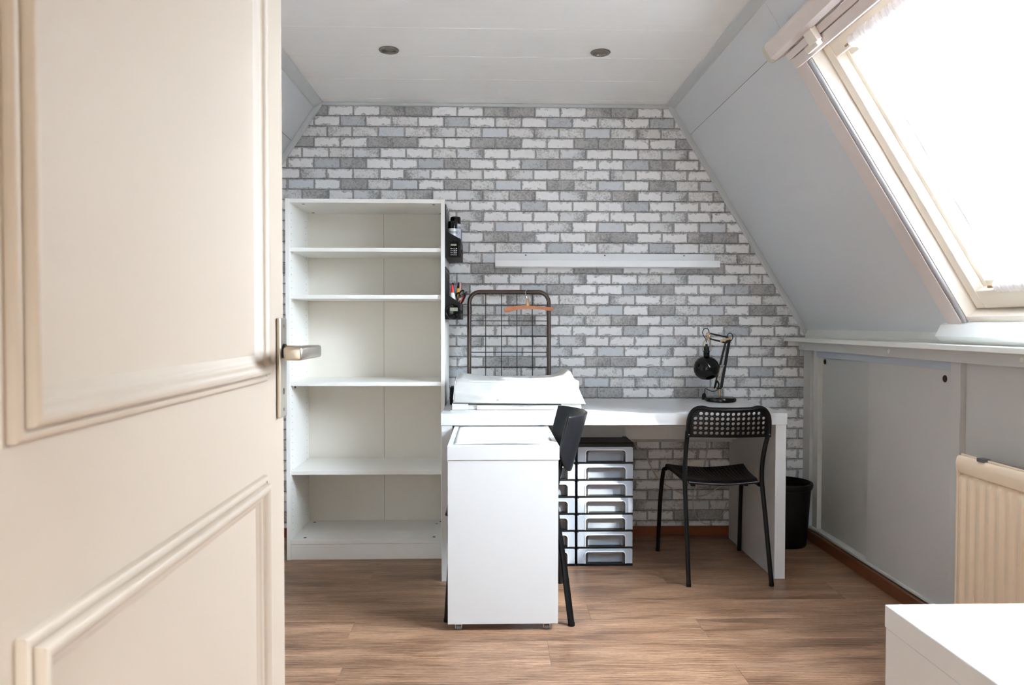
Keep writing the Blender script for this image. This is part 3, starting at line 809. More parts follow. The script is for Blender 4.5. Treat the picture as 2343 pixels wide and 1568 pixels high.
g = G(); g.cyl((XD+0.006, 1.272, 1.0715), (XD+0.011, 1.272, 1.0715), 0.0125, 0.0115, 24)
mk('handle_collar', g, M_BLACKM, door, smooth=True)
hd = mk('handle_neck', G().cyl((XD+0.010, 1.272, 1.0715), (XD+0.056, 1.272, 1.0715), 0.0092, 0.0088, 24), M_BRASS, door, smooth=True)
mk('lever', bx(XD+0.040, XD+0.0675, 1.145, 1.281, 1.0615, 1.0815, bevel=0.004, seg=3), M_METAL, hd, smooth=True)

# ================================================================== BOOKCASE
BX0, BX1, BY0, BY1, BH = -0.964, -0.2185, 3.61, 3.985, 1.704
bc = thing('bookcase', ((BX0+BX1)/2, (BY0+BY1)/2, 0), 'tall empty white bookcase with five shelves against the brick wallpaper', 'bookcase')
T = 0.0185
sl = mk('side_panel', bx(BX0, BX0+T, BY0, BY1, 0, BH, bevel=0.0008), M_SHELF, bc)
sr = mk('side_panel', bx(BX1-T, BX1, BY0, BY1, 0, BH, bevel=0.0008), M_SHELF, bc)
topb = mk('top_board', bx(BX0+T, BX1-T, BY0+0.001, BY1, BH-T-0.001, BH-0.001, bevel=0.0008), M_SHELF, bc)
xm = (BX0+BX1)/2+0.035
mk('back_panel', bx(BX0+0.006, xm-0.0012, BY1-0.004, BY1+0.0, 0.02, BH-0.01), M_SHELFBACK, bc)
mk('back_panel', bx(xm+0.0012, BX1-0.006, BY1-0.004, BY1+0.0, 0.02, BH-0.01), M_SHELFBACK, bc)
mk('back_joint', bx(xm-0.003, xm+0.003, BY1-0.003, BY1+0.001, 0.02, BH-0.01), mat('joint_grey', srgb(170, 165, 155), 0.7), bc)
for z in (1.4755, 1.254, 0.842, 0.421):
    sh = mk('shelf', bx(BX0+T+0.0006, BX1-T-0.0006, BY0+0.012, BY1-0.005, z-T, z, bevel=0.0008), M_SHELF, bc)
    for sx in (BX0+T+0.004, BX1-T-0.004):
        for yy in (BY0+0.05, BY1-0.06):
            mk('shelf_pin', G().cyl((sx, yy, z-T-0.0055), (sx, yy, z-T-0.0002), 0.0035, n=10), M_WHITEP, sh, smooth=True)
bot = mk('bottom_board', bx(BX0+T, BX1-T, BY0+0.003, BY1-0.004, 0.075, 0.075+T, bevel=0.0008), M_SHELF, bc)
mk('plinth', bx(BX0+T, BX1-T, BY0+0.006, BY0+0.02, 0.0, 0.0735, bevel=0.0008), M_SHELF, bc)
for x, yy in ((BX0+0.075, BY0+0.045), (BX0+0.055, BY1-0.045), (BX1-0.055, BY0+0.045), (BX1-0.04, BY1-0.04)):
    mk('cam_cap', G().cyl((x, yy, 0.0930), (x, yy, 0.0940), 0.0075, n=14), M_HOLE, bot)
    mk('cam_cap', G().cyl((x, yy, BH-T-0.0016), (x, yy, BH-T-0.0008), 0.0075, n=14), M_HOLE, topb)
mk('cam_cap', G().cyl((BX1-0.06, BY1-0.085, 0.0930), (BX1-0.06, BY1-0.085, 0.0940), 0.0065, n=14), M_TEAL, bot)
for side, x in ((sl, BX0+T), (sr, BX1-T)):
    g = G(); d = 0.0006 if side is sl else -0.0006
    z = 0.135
    while z < BH-0.06:
        for yy in (BY0+0.04, BY1-0.05): g.cyl((x-d*0.3, yy, z), (x+d, yy, z), 0.0022, n=6)
        z += 0.032
    mk('pin_holes', g, M_DRILL, side, kind='stuff')
mk('shelf_pin', bx(BX0+T+0.010, BX0+T+0.017, BY0+0.04, BY0+0.05, 0.842-T-0.013, 0.842-T, bevel=0.001), M_RADCLIP, bc, label='grey metal shelf pin')

# ================================================================== DESK with pull-out panel
DX0, DX1, DYF, DYB, DH = -0.2169, 1.2931, 3.2908, 3.9408, 0.73
desk = thing('desk', ((DX0+DX1)/2, (DYF+DYB)/2, 0), 'large white desk with thick top against the brick wallpaper', 'desk')
mk('desktop', bx(DX0, DX1, DYF, DYB, DH-0.051, DH, bevel=0.0012), M_WHITE, desk)
mk('side_leg', bx(DX0+0.003, DX0+0.050, DYF+0.003, DYB-0.002, 0, DH-0.0515, bevel=0.001), M_WHITE, desk)
rl = mk('side_leg', bx(DX1-0.050, DX1-0.003, DYF+0.003, DYB-0.002, 0, DH-0.0515, bevel=0.001), M_WHITE, desk)
mk('back_rail', bx(DX0+0.0505, DX1-0.0505, DYB-0.05, DYB-0.032, 0.512, DH-0.0515, bevel=0.001), M_WHITE, desk)
mk('cross_rail', bx(DX0+0.0505, DX1-0.10, DYB-0.27, DYB-0.252, 0.560, DH-0.0515, bevel=0.001), M_WHITE, desk)
mk('cam_cap', G().cyl((DX1-0.0503, DYF+0.06, 0.655), (DX1-0.0512, DYF+0.06, 0.655), 0.008, n=14), M_HOLE, rl)

pp = thing('pull_out_panel', (0.045, 2.77, 0), 'white pull-out desk panel on small castors standing out from the desk', 'desk panel')
PX0, PX1, PYF = -0.1585, 0.2480, 2.752
mk('panel_top', bx(PX0, PX1, PYF, 3.86, 0.6245, 0.6745, bevel=0.0012), M_WHITE, pp)
mk('end_panel', bx(PX0+0.0015, PX1-0.0035, PYF+0.0025, PYF+0.051, 0.0245, 0.6235, bevel=0.0012), M_WHITE, pp)
for x in (-0.118, 0.204):
    c = mk('castor', G().lathe([(0.0001, -0.009), (0.0095, -0.009), (0.0105, -0.006), (0.0105, 0.006), (0.0095, 0.009), (0.0001, 0.009)], (x, PYF+0.018, 0.0105), 20, 'X'), M_RADCLIP, pp, smooth=True)
    g = G(); g.box(x-0.0125, x-0.0098, PYF+0.008, PYF+0.030, 0.008, 0.0242); g.box(x+0.0098, x+0.0125, PYF+0.008, PYF+0.030, 0.008, 0.0242); g.box(x-0.0125, x+0.0125, PYF+0.006, PYF+0.032, 0.0225, 0.0245)
    mk('castor_fork', g, M_METAL, c)
M_PAD = mat('clear_pad', srgb(232, 232, 232), 0.18)
def padf(u, v):
    x = -0.138+0.368*u; yy = 2.795+0.49*v
    lift = 0.003*max(0, math.sin(math.pi*u))*math.exp(-v*9)
    return (x, yy, 0.6750+lift)
tag(mk('desk_pad', G().grid(24, 16, padf), M_PAD, smooth=True, mods=[('SOLIDIFY', dict(thickness=0.0007, offset=1))]), 'thin glossy white desk pad lying on the pull-out panel', 'desk pad')

# ================================================================== PRINTER under its cover
pr = thing('printer', (0.115, 3.55, DH), 'wide white inkjet printer on the left end of the desk', 'printer')
RX0, RX1, RYF = -0.1735, 0.402, 3.388
mk('body', bx(RX0+0.008, RX1-0.008, RYF+0.012, 3.72, DH+0.004, DH+0.135, bevel=0.008), M_PRINTER, pr)
mk('base_trim', bx(RX0-0.006, RX1+0.006, RYF-0.004, 3.73, DH+0.0005, DH+0.004), M_PRINTER, pr)
mk('front_block', bx(RX0, RX0+0.072, RYF, RYF+0.05, DH+0.005, DH+0.034, bevel=0.002), M_PRINTER, pr)
mk('front_block', bx(RX0+0.110, RX1-0.095, RYF+0.002, RYF+0.05, DH+0.006, DH+0.027, bevel=0.002), M_PRINTER, pr)
mk('front_block', bx(RX1-0.09, RX1, RYF, RYF+0.05, DH+0.005, DH+0.036, bevel=0.002), M_PRINTER, pr)
mk('tray_pull', bx(0.09, 0.15, RYF-0.0005, RYF+0.006, DH+0.007, DH+0.019, bevel=0.0015), M_SLOPE, pr)
mk('paper_slot', bx(RX0+0.072, RX1-0.09, RYF+0.008, RYF+0.02, DH+0.027, DH+0.034), M_SLOT, pr)
mk('rear_unit', bx(RX0-0.022, RX0+0.006, 3.62, 3.74, DH+0.004, DH+0.085, bevel=0.004), M_BLACKM, pr, label='black power unit at the back of the printer')
def cover(u, v):
    # u along X (with closing rows at both ends), v over the section front-bottom -> top -> back-bottom
    ue = min(max((u-0.06)/0.88, 0), 1)
    x = -0.170+0.572*ue
    ztop = 0.886-0.030*math.sin(math.pi*ue)**0.9+0.010*ue+0.018*math.exp(-((ue-0.93)/0.05)**2)
    if ue > 0.95: ztop -= 0.05*((ue-0.95)/0.05)
    if ue < 0.05: ztop -= 0.012*(1-ue/0.05)
    zb = 0.7685-0.006*ue
    sec = [(3.376, zb), (3.381, zb+0.05), (3.392, zb+0.09), (3.420, ztop-0.004), (3.46, ztop), (3.60, ztop+0.002), (3.70, ztop-0.004), (3.735, ztop-0.05), (3.745, zb+0.01)]
    f = v*(len(sec)-1); i = min(int(f), len(sec)-2); t = f-i; t = t*t*(3-2*t)*0.5+t*0.5
    y = sec[i][0]*(1-t)+sec[i+1][0]*t; z = sec[i][1]*(1-t)+sec[i+1][1]*t
    # bulge out on the right, narrower at the top left
    hz = (z-zb)/(ztop-zb+1e-6)
    x += 0.020*ue*(1-hz)-0.0*hz
    x += (0.012*hz)*(1-ue)-0.018*hz*ue*(1 if ue > 0.9 else ue)
    # folds and wrinkles
    q = Vector((x*5, y*5, z*9))
    y += -0.010*noise.noise(q)-0.005*noise.noise(q*2.7+Vector((3, 1, 2)))
    z += 0.006*noise.noise(Vector((x*8, y*7, 1.7)))*(1 if hz > 0.2 else 0.3)
    d = abs((z-0.79)-(x-0.05)*0.30); y -= 0.006*math.exp(-(d/0.007)**2)*(0.12 < hz < 0.95)
    d = abs((z-0.855)+(x-0.12)*0.16); y -= 0.004*math.exp(-(d/0.006)**2)*(hz < 0.97)
    d = abs(z-0.792+0.02*math.sin(x*7)); y -= 0.005*math.exp(-(d/0.008)**2)
    k = 0 if 0.06 <= u <= 0.94 else (abs(u-0.5)-0.44)/0.06
    if k > 0:
        y = y*(1-k)+3.56*k; z = z*(1-k)+(zb+0.4*(z-zb)+0.01)*k; x += (0.004 if u < 0.5 else -0.004)*k
    return (x, y, z)
cov = thing('printer_cover', (0.115, 3.55, DH+0.04), 'off-white canvas dust cover draped over the printer', 'dust cover')
mk('cover_cloth', G().grid(110, 60, cover), M_CLOTH, cov, smooth=True, sharp=80, mods=[('SOLIDIFY', dict(thickness=0.0015, offset=-1))])
pts = [Vector(cover(0.064, v/26.0)) + Vector((-0.0015, -0.0012, 0)) for v in range(1, 18)]
mk('seam_piping', G().tube(pts, 0.0020, 6), M_CLOTH, cov, smooth=True)
pts = [Vector(cover(0.06+0.88*t/40.0, 0.012)) + Vector((0, -0.0012, 0)) for t in range(1, 40)]
mk('hem', G().tube(pts, 0.0018, 6), M_CLOTH, cov, smooth=True)

# ================================================================== WIRE GRID RACK and hanger
gr = thing('wire_grid_rack', (0.091, 3.90, DH), 'gunmetal tube frame with black wire grid standing behind the printer', 'grid rack')
GX0, GX1, GYY, GZ = -0.112, 0.296, 3.885, 1.283
r = 0.055
pts = [(GX0, GYY-0.02, DH+0.012)]+[(GX0, GYY, GZ-r)]+[(GX0+r-r*math.cos(a), GYY, GZ-r+r*math.sin(a)) for a in [math.pi/2*k/8 for k in range(1, 9)]]
pts += [(GX1-r+r*math.sin(a), GYY, GZ-r+r*math.cos(a)) for a in [math.pi/2*k/8 for k in range(0, 9)]]+[(GX1, GYY-0.02, DH+0.012)]
def lean(p): return (p[0], p[1]+0.045*(p[2]-DH)/(GZ-DH)-0.0, p[2])
mk('tube_frame', G().tube([lean((p[0], GYY, p[2])) for p in pts], 0.0105, 14), M_GUN, gr, smooth=True)
mk('foot', G().cyl((GX0, GYY, DH+0.0005), (GX0, GYY, DH+0.02), 0.0125, n=14), M_BLACK, gr, smooth=True)
mk('foot', G().cyl((GX1, GYY, DH+0.0005), (GX1, GYY, DH+0.02), 0.0125, n=14), M_BLACK, gr, smooth=True)
mk('base_bar', G().cyl(lean((GX0, GYY, DH+0.06)), lean((GX1, GYY, DH+0.06)), 0.006, n=10), M_GUN, gr, smooth=True)
for x in (-0.028, 0.053, 0.132, 0.211):
    mk('grid_wire', G().cyl(lean((x, GYY-0.002, DH+0.06)), lean((x, GYY-0.002, GZ)), 0.0021, n=6), M_WIRE, gr, smooth=True)
for pyv in (700, 734.5, 770, 806, 841, 877):
    z = P(1165, pyv, 3.925).z
    mk('grid_wire', G().cyl(lean((GX0, GYY+0.002, z)), lean((GX1, GYY+0.002, z)), 0.0021, n=6), M_WIRE, gr, smooth=True)

YH = 3.915
hg = thing('clothes_hanger', P(1207, 700, YH), 'small orange-brown wooden clothes hanger hooked on the wire grid rack', 'hanger')
top = [(1153, 706), (1162, 702), (1178, 700.5), (1195, 699.5), (1210, 699.5), (1228, 701), (1245, 702.5), (1258, 702.5), (1265, 704)]
botm = [(1265, 711), (1256, 711.5), (1243, 709), (1225, 707.5), (1208, 707), (1190, 708), (1175, 711), (1163, 714.5), (1155, 714.5)]
pl = [(P(a, b, YH-0.012).x, P(a, b, YH-0.012).z) for a, b in top+botm]
g = G(); g.prism(pl, 'Y', YH-0.018, YH-0.006)
bmesh.ops.bevel(g.bm, geom=g.bm.edges[:], offset=0.0012, segments=1, affect='EDGES')
mk('hanger_arm', g, M_HANGER, hg)
c = P(1207.5, 700, YH-0.012)
mk('wooden_peg', G().lathe([(0.0001, 0.0), (0.0075, 0.001), (0.0100, 0.007), (0.0090, 0.013), (0.0055, 0.018), (0.0048, 0.023), (0.0062, 0.027), (0.0060, 0.033), (0.0042, 0.040), (0.0001, 0.043)], (c.x, c.y, c.z-0.0015), 16), M_PEG, hg, smooth=True)
hp_ = [P(1207, 684, YH-0.012), P(1203.5, 678, YH-0.012), P(1202, 671, YH-0.008), P(1204, 665.5, YH+0.002), P(1209, 663.3, YH+0.014), P(1214, 666, YH+0.024)]
mk('hook', G().tube(hp_, 0.0016, 8, sub=5), M_CHROME, hg, smooth=True)

# ================================================================== PICTURE LEDGE
lg = thing('picture_ledge', (0.61, YB, 1.41), 'empty white picture ledge on the brick wallpaper above the desk', 'wall shelf')
LX0, LX1 = P(1133, 600, 3.895).x, P(1648, 600, 3.895).x
mk('back_plate', bx(LX0, LX1, YB-0.014, YB-0.0018, 1.413, 1.487, bevel=0.001), M_LEDGE, lg)
mk('shelf_board', bx(LX0, LX1, 3.907, YB-0.0145, 1.4105, 1.4225, bevel=0.001), M_LEDGE, lg)
mk('front_lip', bx(LX0, LX1, 3.895, 3.9065, 1.4105, 1.4435, bevel=0.001), M_LEDGE, lg)
for px_ in (1203, 1384, 1565):
    q = P(px_, 584.5, YB-0.0145)
    mk('screw', G().lathe([(0.0001, -0.0012), (0.0032, -0.0010), (0.0042, 0.0004)], (q.x, YB-0.0142, 1.478), 12, 'Y'), M_RADCLIP, lg, smooth=True)

# ================================================================== HOLDERS on the bookcase side
HX = BX1+0.0008
def holder(loc_z0, z_plate, zl, zr, lab):
    y0, y1, x1 = 3.622, 3.925, BX1+0.074
    t = thing('hanging_holder', (HX, 3.77, loc_z0), lab, 'holder', 'black holders on the side of the bookcase')
    plate = mk('back_plate', bx(HX, HX+0.004, y0, y1, loc_z0, z_plate, bevel=0.0015), M_BLACK, t)
    for k in range(6):
        for j in range(3):
            yy = y0+0.035+k*0.046; z = z_plate-0.018-j*0.02
            mk('slot', bx(HX+0.0037, HX+0.0046, yy-0.004, yy+0.004, z-0.003, z+0.003), M_KEY if j == 0 else M_RADCLIP, plate)
    g = G(); w_ = 0.003
    g.prism([(HX+0.004, loc_z0), (x1, loc_z0), (x1, zr), (HX+0.004, zl)], 'Y', y0, y0+w_)
    mk('front_wall', g, M_BLACK, t)
    g = G(); g.prism([(HX+0.004, loc_z0), (x1, loc_z0), (x1, zr), (HX+0.004, zl)], 'Y', y1-w_, y1)
    mk('rear_wall', g, M_BLACK, t)
    mk('side_wall', bx(x1-w_, x1, y0+w_, y1-w_, loc_z0, zr), M_BLACK, t)
    mk('bottom', bx(HX+0.004, x1-w_, y0+w_, y1-w_, loc_z0, loc_z0+w_), M_BLACK, t)
    mk('latch', bx(x1, x1+0.004, 3.70, 3.78, loc_z0+0.03, loc_z0+0.045, bevel=0.001), M_BLACKM, t)
    return t
holder(1.4315, 1.684, 1.556, 1.519, 'upper black plastic holder with spray cans on the bookcase side')
holder(1.139, 1.389, 1.262, 1.216, 'lower black plastic holder with pens on the bookcase side')

def can(x, y, z0, z1, r, lab, big):
    t = thing('spray_can', (x, y, z0), lab, 'spray can', 'spray cans in the upper holder')
    h = z1-z0; cap = 0.036
    mk('can_body', G().lathe([(0.0001, 0), (r*0.96, 0), (r, 0.004), (r, h-cap-0.012), (r*0.94, h-cap-0.004), (r*0.94, h-cap)], (x, y, z0), 28), M_CANW, t, smooth=True)
    mk('label_band', G().lathe([(r+0.0003, h-cap-0.024), (r+0.0003, h-cap-0.013)], (x, y, z0), 28), M_BGREY, t, smooth=True)
    mk('cap', G().lathe([(r*0.97, h-cap), (r*0.97, h-0.010), (r*0.88, h-0.002), (r*0.70, h), (0.0001, h)], (x, y, z0), 28), M_BLACKG, t, smooth=True)
    # printed ring mark on the label
    pts = []
    for k in range(20):
        a = 2*math.pi*k/20; az = -math.pi/2+0.45+0.30*math.cos(a)
        pts.append((x+(r+0.0006)*math.cos(az), y+(r+0.0006)*math.sin(az), z0+h-cap-0.045+0.011*math.sin(a)))
    mk('printed_ring', G().tube(pts, 0.0008, 5, closed=True), M_PINK if not big else M_BLUE, t)
can(BX1+0.035, 3.665, 1.4350, 1.608, 0.0235, 'slim spray can with grey band and black cap in the upper holder', False)
can(BX1+0.0445, 3.742, 1.4350, 1.640, 0.0262, 'taller spray can with glossy black cap behind the slim one', True)
tag(mk('blue_marker_pack', bx(BX1+0.060, BX1+0.0705, 3.79, 3.86, 1.4352, 1.590, bevel=0.002), M_BLUE), 'flat blue pack standing at the right of the upper holder', 'pack')

# calculator on the upper holder
ca = thing('calculator', P(1038.5, 570, 3.62), 'small black pocket calculator fixed to the front of the upper holder', 'calculator')
a0, a1 = P(1028, 552, 3.618), P(1049, 587, 3.618)
mk('case', bx(a0.x, a1.x, 3.6135, 3.6215, a1.z, a0.z, bevel=0.0025), M_BLACKG, ca, smooth=True)
b0, b1 = P(1031.2, 558.5, 3.613), P(1044.5, 563, 3.613)
mk('display', bx(b0.x, b1.x, 3.6127, 3.6136, b1.z, b0.z), M_LCD, ca)
for i in range(4):
    for j in range(4):
        q = P(1032.2+i*4.2, 569+j*4.7, 3.613)
        mk('key', bx(q.x-0.0017, q.x+0.0017, 3.6122, 3.6136, q.z-0.0017, q.z+0.0017, bevel=0.0005, seg=1), M_KEY, ca)

# round timer on the lower holder
tc_ = P(1037.5, 714.2, 3.615)
ti = thing('kitchen_timer', tc_, 'round black digital timer fixed to the front of the lower holder', 'timer')
mk('case', G().lathe([(0.0001, -0.010), (0.029, -0.010), (0.0335, -0.012), (0.0360, -0.008), (0.0360, 0.0062), (0.0001, 0.0062)], (tc_.x, 3.615, tc_.z), 36, 'Y'), M_BLACKG, ti, smooth=True)
q0, q1 = P(1029.5, 704, 3.604), P(1047.5, 712, 3.604)
mk('display', bx(q0.x, q1.x, 3.6035, 3.6052, q1.z, q0.z, bevel=0.0004), M_LCD, ti)
for px_, py_ in ((1030, 720), (1038, 724), (1046, 721)):
    q = P(px_, py_, 3.604)
    mk('button', G().lathe([(0.0001, -0.0018), (0.0050, -0.0010), (0.0062, 0.001)], (q.x, 3.605, q.z), 16, 'Y'), M_BLACK, ti, smooth=True)

# pens and tools in the lower holder
def stick(name, p_top, base, r, mats, lab, cat, tip=0.02, n=10):
    p0, p1 = Vector(base), Vector(p_top); d = (p1-p0)
    t = thing(name, p0, lab, cat)
    s = 1-tip/d.length
    mk('barrel', G().cyl(p0, p0+d*s, r, n=n), mats[0], t, smooth=True)
    mk('tip', G().tube([p0+d*s, p0+d*(s+0.5*(1-s)), p1], [r*0.8, r*0.62, r*0.3], n), mats[1], t, smooth=True)
    return t
zb = 1.1450
g_ = thing('glue_bottle', (BX1+0.034, 3.65, zb), 'white glue bottle with pointed red cap in the lower holder', 'glue bottle')
mk('bottle', G().lathe([(0.0001, 0), (0.0125, 0), (0.0135, 0.004), (0.0135, 0.105), (0.010, 0.118), (0.0055, 0.124)], (BX1+0.034, 3.65, zb), 22), M_WHITEP, g_, smooth=True)
mk('cap', G().lathe([(0.0085, 0.122), (0.0082, 0.134), (0.0058, 0.146), (0.0040, 0.158), (0.0001, 0.160)], (BX1+0.034, 3.65, zb), 18), M_RED, g_, smooth=True)
stick('marker_pen', P(1036, 647, 3.73), (BX1+0.036, 3.70, zb), 0.0058, (M_NAVY, M_BLACK), 'dark marker pen standing behind the glue bottle', 'pen', 0.005)
stick('felt_pen', P(1041, 657, 3.70), (BX1+0.044, 3.69, zb), 0.0050, (M_TEAL, M_BLUE), 'teal and blue felt pen beside the dark marker', 'pen', 0.012)
stick('highlighter_pen', P(1049.5, 646, 3.72), (BX1+0.044, 3.71, zb), 0.0068, (M_YEL, M_BLACK), 'yellow pen with black cap in the lower holder', 'pen', 0.030)
stick('pink_pen', P(1053, 646.5, 3.76), (BX1+0.052, 3.75, zb), 0.0055, (M_PINK, M_PINK), 'pink pen in the lower holder', 'pen', 0.004)
sc_ = thing('scissors', (BX1+0.055, 3.67, zb), 'black handled scissors standing in the lower holder', 'scissors')
c1, c2 = P(1048.5, 676, 3.665), P(1056.5, 672.5, 3.665)
for c, rx, rz in ((c1, 0.009, 0.012), (c2, 0.010, 0.016)):
    mk('finger_ring', G().tube([(c.x+rx*math.cos(a)+0.25*rz*math.sin(a), c.y, c.z+rz*math.sin(a)) for a in [2*math.pi*k/20 for k in range(20)]], 0.0042, 8, closed=True), M_BLACKG, sc_, smooth=True)
for c, dx in ((c1, 0.004), (c2, -0.002)):
    mk('blade', G().tube([(c.x+0.001, c.y, c.z-0.013), (BX1+0.052+dx, 3.668, 1.18), (BX1+0.052, 3.668, zb)], [0.004, 0.0035, 0.0015], 6), M_CHROME, sc_, smooth=True)
pli = thing('red_pliers', (BX1+0.060, 3.70, zb), 'small tool with red and black handles leaning right in the lower holder', 'pliers')
e1, e2 = P(1068, 667, 3.69), P(1062.5, 668, 3.69)
mk('handle', G().tube([(BX1+0.060, 3.70, zb+0.05), P(1057, 692, 3.69), P(1064, 677, 3.69), e1], [0.0035, 0.0045, 0.0055, 0.0028], 8, sub=4), M_BLACK, pli, smooth=True)
mk('handle', G().tube([(BX1+0.058, 3.695, zb+0.05), P(1054, 690, 3.685), P(1059.5, 677, 3.685), e2], [0.003, 0.0035, 0.0042, 0.002], 8, sub=4), M_RED, pli, smooth=True)
mk('jaw', G().tube([(BX1+0.059, 3.698, zb+0.055), (BX1+0.058, 3.698, zb)], [0.005, 0.002], 8), M_CHROME, pli, smooth=True)

# ================================================================== DESK LAMP
YL = 3.80
def LP(cx, cy, dy=0.0): return P(1570+cx/8.04, 735+cy/8.04, YL+dy)
lb = LP(635, 1430)
la = thing('desk_lamp', (lb.x, YL, DH), 'black jointed architect desk lamp with round shade on the desk', 'lamp')
mk('base', G().lathe([(0.0001, 0.0), (0.0730, 0.0), (0.0765, 0.003), (0.0765, 0.013), (0.0740, 0.0195), (0.066, 0.0225), (0.0001, 0.0235)], (lb.x, YL, DH+0.0004), 44), M_BLACKG, la, smooth=True)
mk('stem', G().cyl((LP(615, 1300).x, YL, DH+0.022), LP(615, 1240), 0.0052, n=14), M_BRASS, la, smooth=True)
mk('lower_joint', G().box(*[v for pr_ in ((LP(555, 0).x, LP(640, 0).x), (YL-0.012, YL+0.012), (LP(0, 1252).z, LP(0, 1222).z)) for v in pr_], bevel=0.002), M_BLACK, la)
for cx in (545, 665):
    mk('joint_bolt', G().cyl(LP(cx, 1236, -0.02), LP(cx, 1236, 0.02), 0.0026, n=10), M_BRASS, la, smooth=True)
def bar(p0, p1, r=0.0065, name='arm_bar', m=M_BLACK):
    mk(name, G().tube([p0, p1], r, 4), m, la)
bar(LP(522, 1240), LP(722, 395)); bar(LP(640, 1250), LP(795, 345), 0.0085)
mk('cord_link', G().tube([LP(575, 1250), LP(600, 1160), LP(560, 1090)], 0.0045, 6, sub=4), M_BLACK, la, smooth=True)
def coil(p0, p1, r, turns, name='spring'):
    d = p1-p0; ax = d.normalized(); a_ = ax.orthogonal().normalized(); b_ = ax.cross(a_); n_ = turns*8
    pts = [p0+d*(k/n_)+(a_*math.cos(2*math.pi*k/8)+b_*math.sin(2*math.pi*k/8))*r for k in range(n_+1)]
    mk(name, G().tube(pts, 0.0009, 4), M_METAL, la, smooth=True)
coil(LP(572, 1090, -0.010), LP(640, 815, -0.010), 0.0026, 26); coil(LP(612, 1090, -0.010), LP(690, 818, -0.010), 0.0026, 26)
mk('spring_bar', G().cyl(LP(622, 815, -0.010), LP(706, 822, -0.010), 0.0020, n=8), M_METAL, la, smooth=True)
mk('elbow_plate', G().tube([LP(620, 372, -0.009), LP(820, 312, -0.009)], 0.0075, 4), M_BRASS, la)
mk('elbow', G().box(LP(725, 0).x, LP(815, 0).x, YL-0.007, YL+0.007, LP(0, 402).z, LP(0, 320).z, bevel=0.003), M_BLACK, la)
for cx, cy in ((680, 408), (832, 402), (760, 312)):
    mk('joint_bolt', G().lathe([(0.0001, -0.004), (0.0026, -0.003), (0.0026, 0.003), (0.0001, 0.004)], LP(cx, cy, -0.012), 10, 'Y'), M_BRASS, la, smooth=True)
bar(LP(440, 228), LP(775, 302), 0.0055); bar(LP(440, 328), LP(745, 402), 0.0055)
mk('head_joint', G().box(LP(378, 0).x, LP(432, 0).x, YL-0.007, YL+0.007, LP(0, 330).z, LP(0, 212).z, bevel=0.003), M_BRASS, la)
mk('head_knob', G().lathe([(0.0001, -0.006), (0.0050, -0.005), (0.0055, 0.0), (0.0050, 0.005), (0.0001, 0.006)], LP(425, 278, -0.012), 14, 'Y'), M_BRASS, la, smooth=True)
hc = LP(372, 862)
shade = mk('shade', G().lathe([(0.0155, 0.058), (0.028, 0.0555), (0.043, 0.0460), (0.055, 0.031), (0.0615, 0.014), (0.0632, -0.004), (0.0610, -0.021), (0.052, -0.038), (0.038, -0.050), (0.024, -0.0575), (0.022, -0.0565), (0.036, -0.048), (0.050, -0.036), (0.058, -0.02), (0.060, 0.0), (0.052, 0.030), (0.028, 0.053), (0.0001, 0.056)], hc, 48), M_BLACKG, la, smooth=True)
mk('socket', G().lathe([(0.0150, 0.0555), (0.0150, 0.0790), (0.0172, 0.0800), (0.0172, 0.0860), (0.0140, 0.0870), (0.0140, 0.1060), (0.0062, 0.1080), (0.0055, 0.1200), (0.0001, 0.1210)], hc, 28), M_BLACK, la, smooth=True)
mk('yoke', G().tube([LP(302, 550), LP(304, 470), LP(318, 400), LP(345, 362), LP(380, 345), LP(415, 362), LP(444, 400), LP(456, 470), LP(456, 550)], 0.0016, 8, sub=4), M_BRASS, la, smooth=True)
mk('yoke_stem', G().cyl(LP(380, 345), LP(392, 290), 0.0026, n=8), M_BRASS, la, smooth=True)
mk('grip_pin', G().tube([LP(425, 622), LP(530, 650), LP(545, 655)], [0.0013, 0.0013, 0.0024], 8), M_NICKEL, la, smooth=True)
mk('cord_loop', G().tube([LP(372, 390), LP(360, 330), LP(318, 265), LP(303, 205), LP(325, 152), LP(370, 134), LP(408, 158), LP(425, 225)], 0.0021, 8, sub=5), M_BLACK, la, smooth=True)
mk('cord_loop', G().tube([LP(748, 290), LP(772, 240), LP(808, 220), LP(842, 245), LP(858, 290), LP(840, 345), LP(800, 380)], 0.0021, 8, sub=5), M_BLACK, la, smooth=True)
mk('cord', G().tube([LP(590, 1255, 0.01), LP(545, 1283, 0.03), LP(470, 1290, 0.05), LP(400, 1262, 0.07), LP(355, 1242, 0.08), LP(340, 1300, 0.09), LP(334, 1330, 0.09)], 0.0019, 8, sub=5), M_BLACK, la, smooth=True)
q = LP(330, 1360, 0.09)
mk('cord_switch', G().lathe([(0.0001, 0.020), (0.006, 0.018), (0.0105, 0.010), (0.0115, 0.0), (0.0115, -0.0145), (0.0001, -0.0145)], (q.x, q.y, DH+0.0152), 14), M_BLACKM, la, smooth=True)

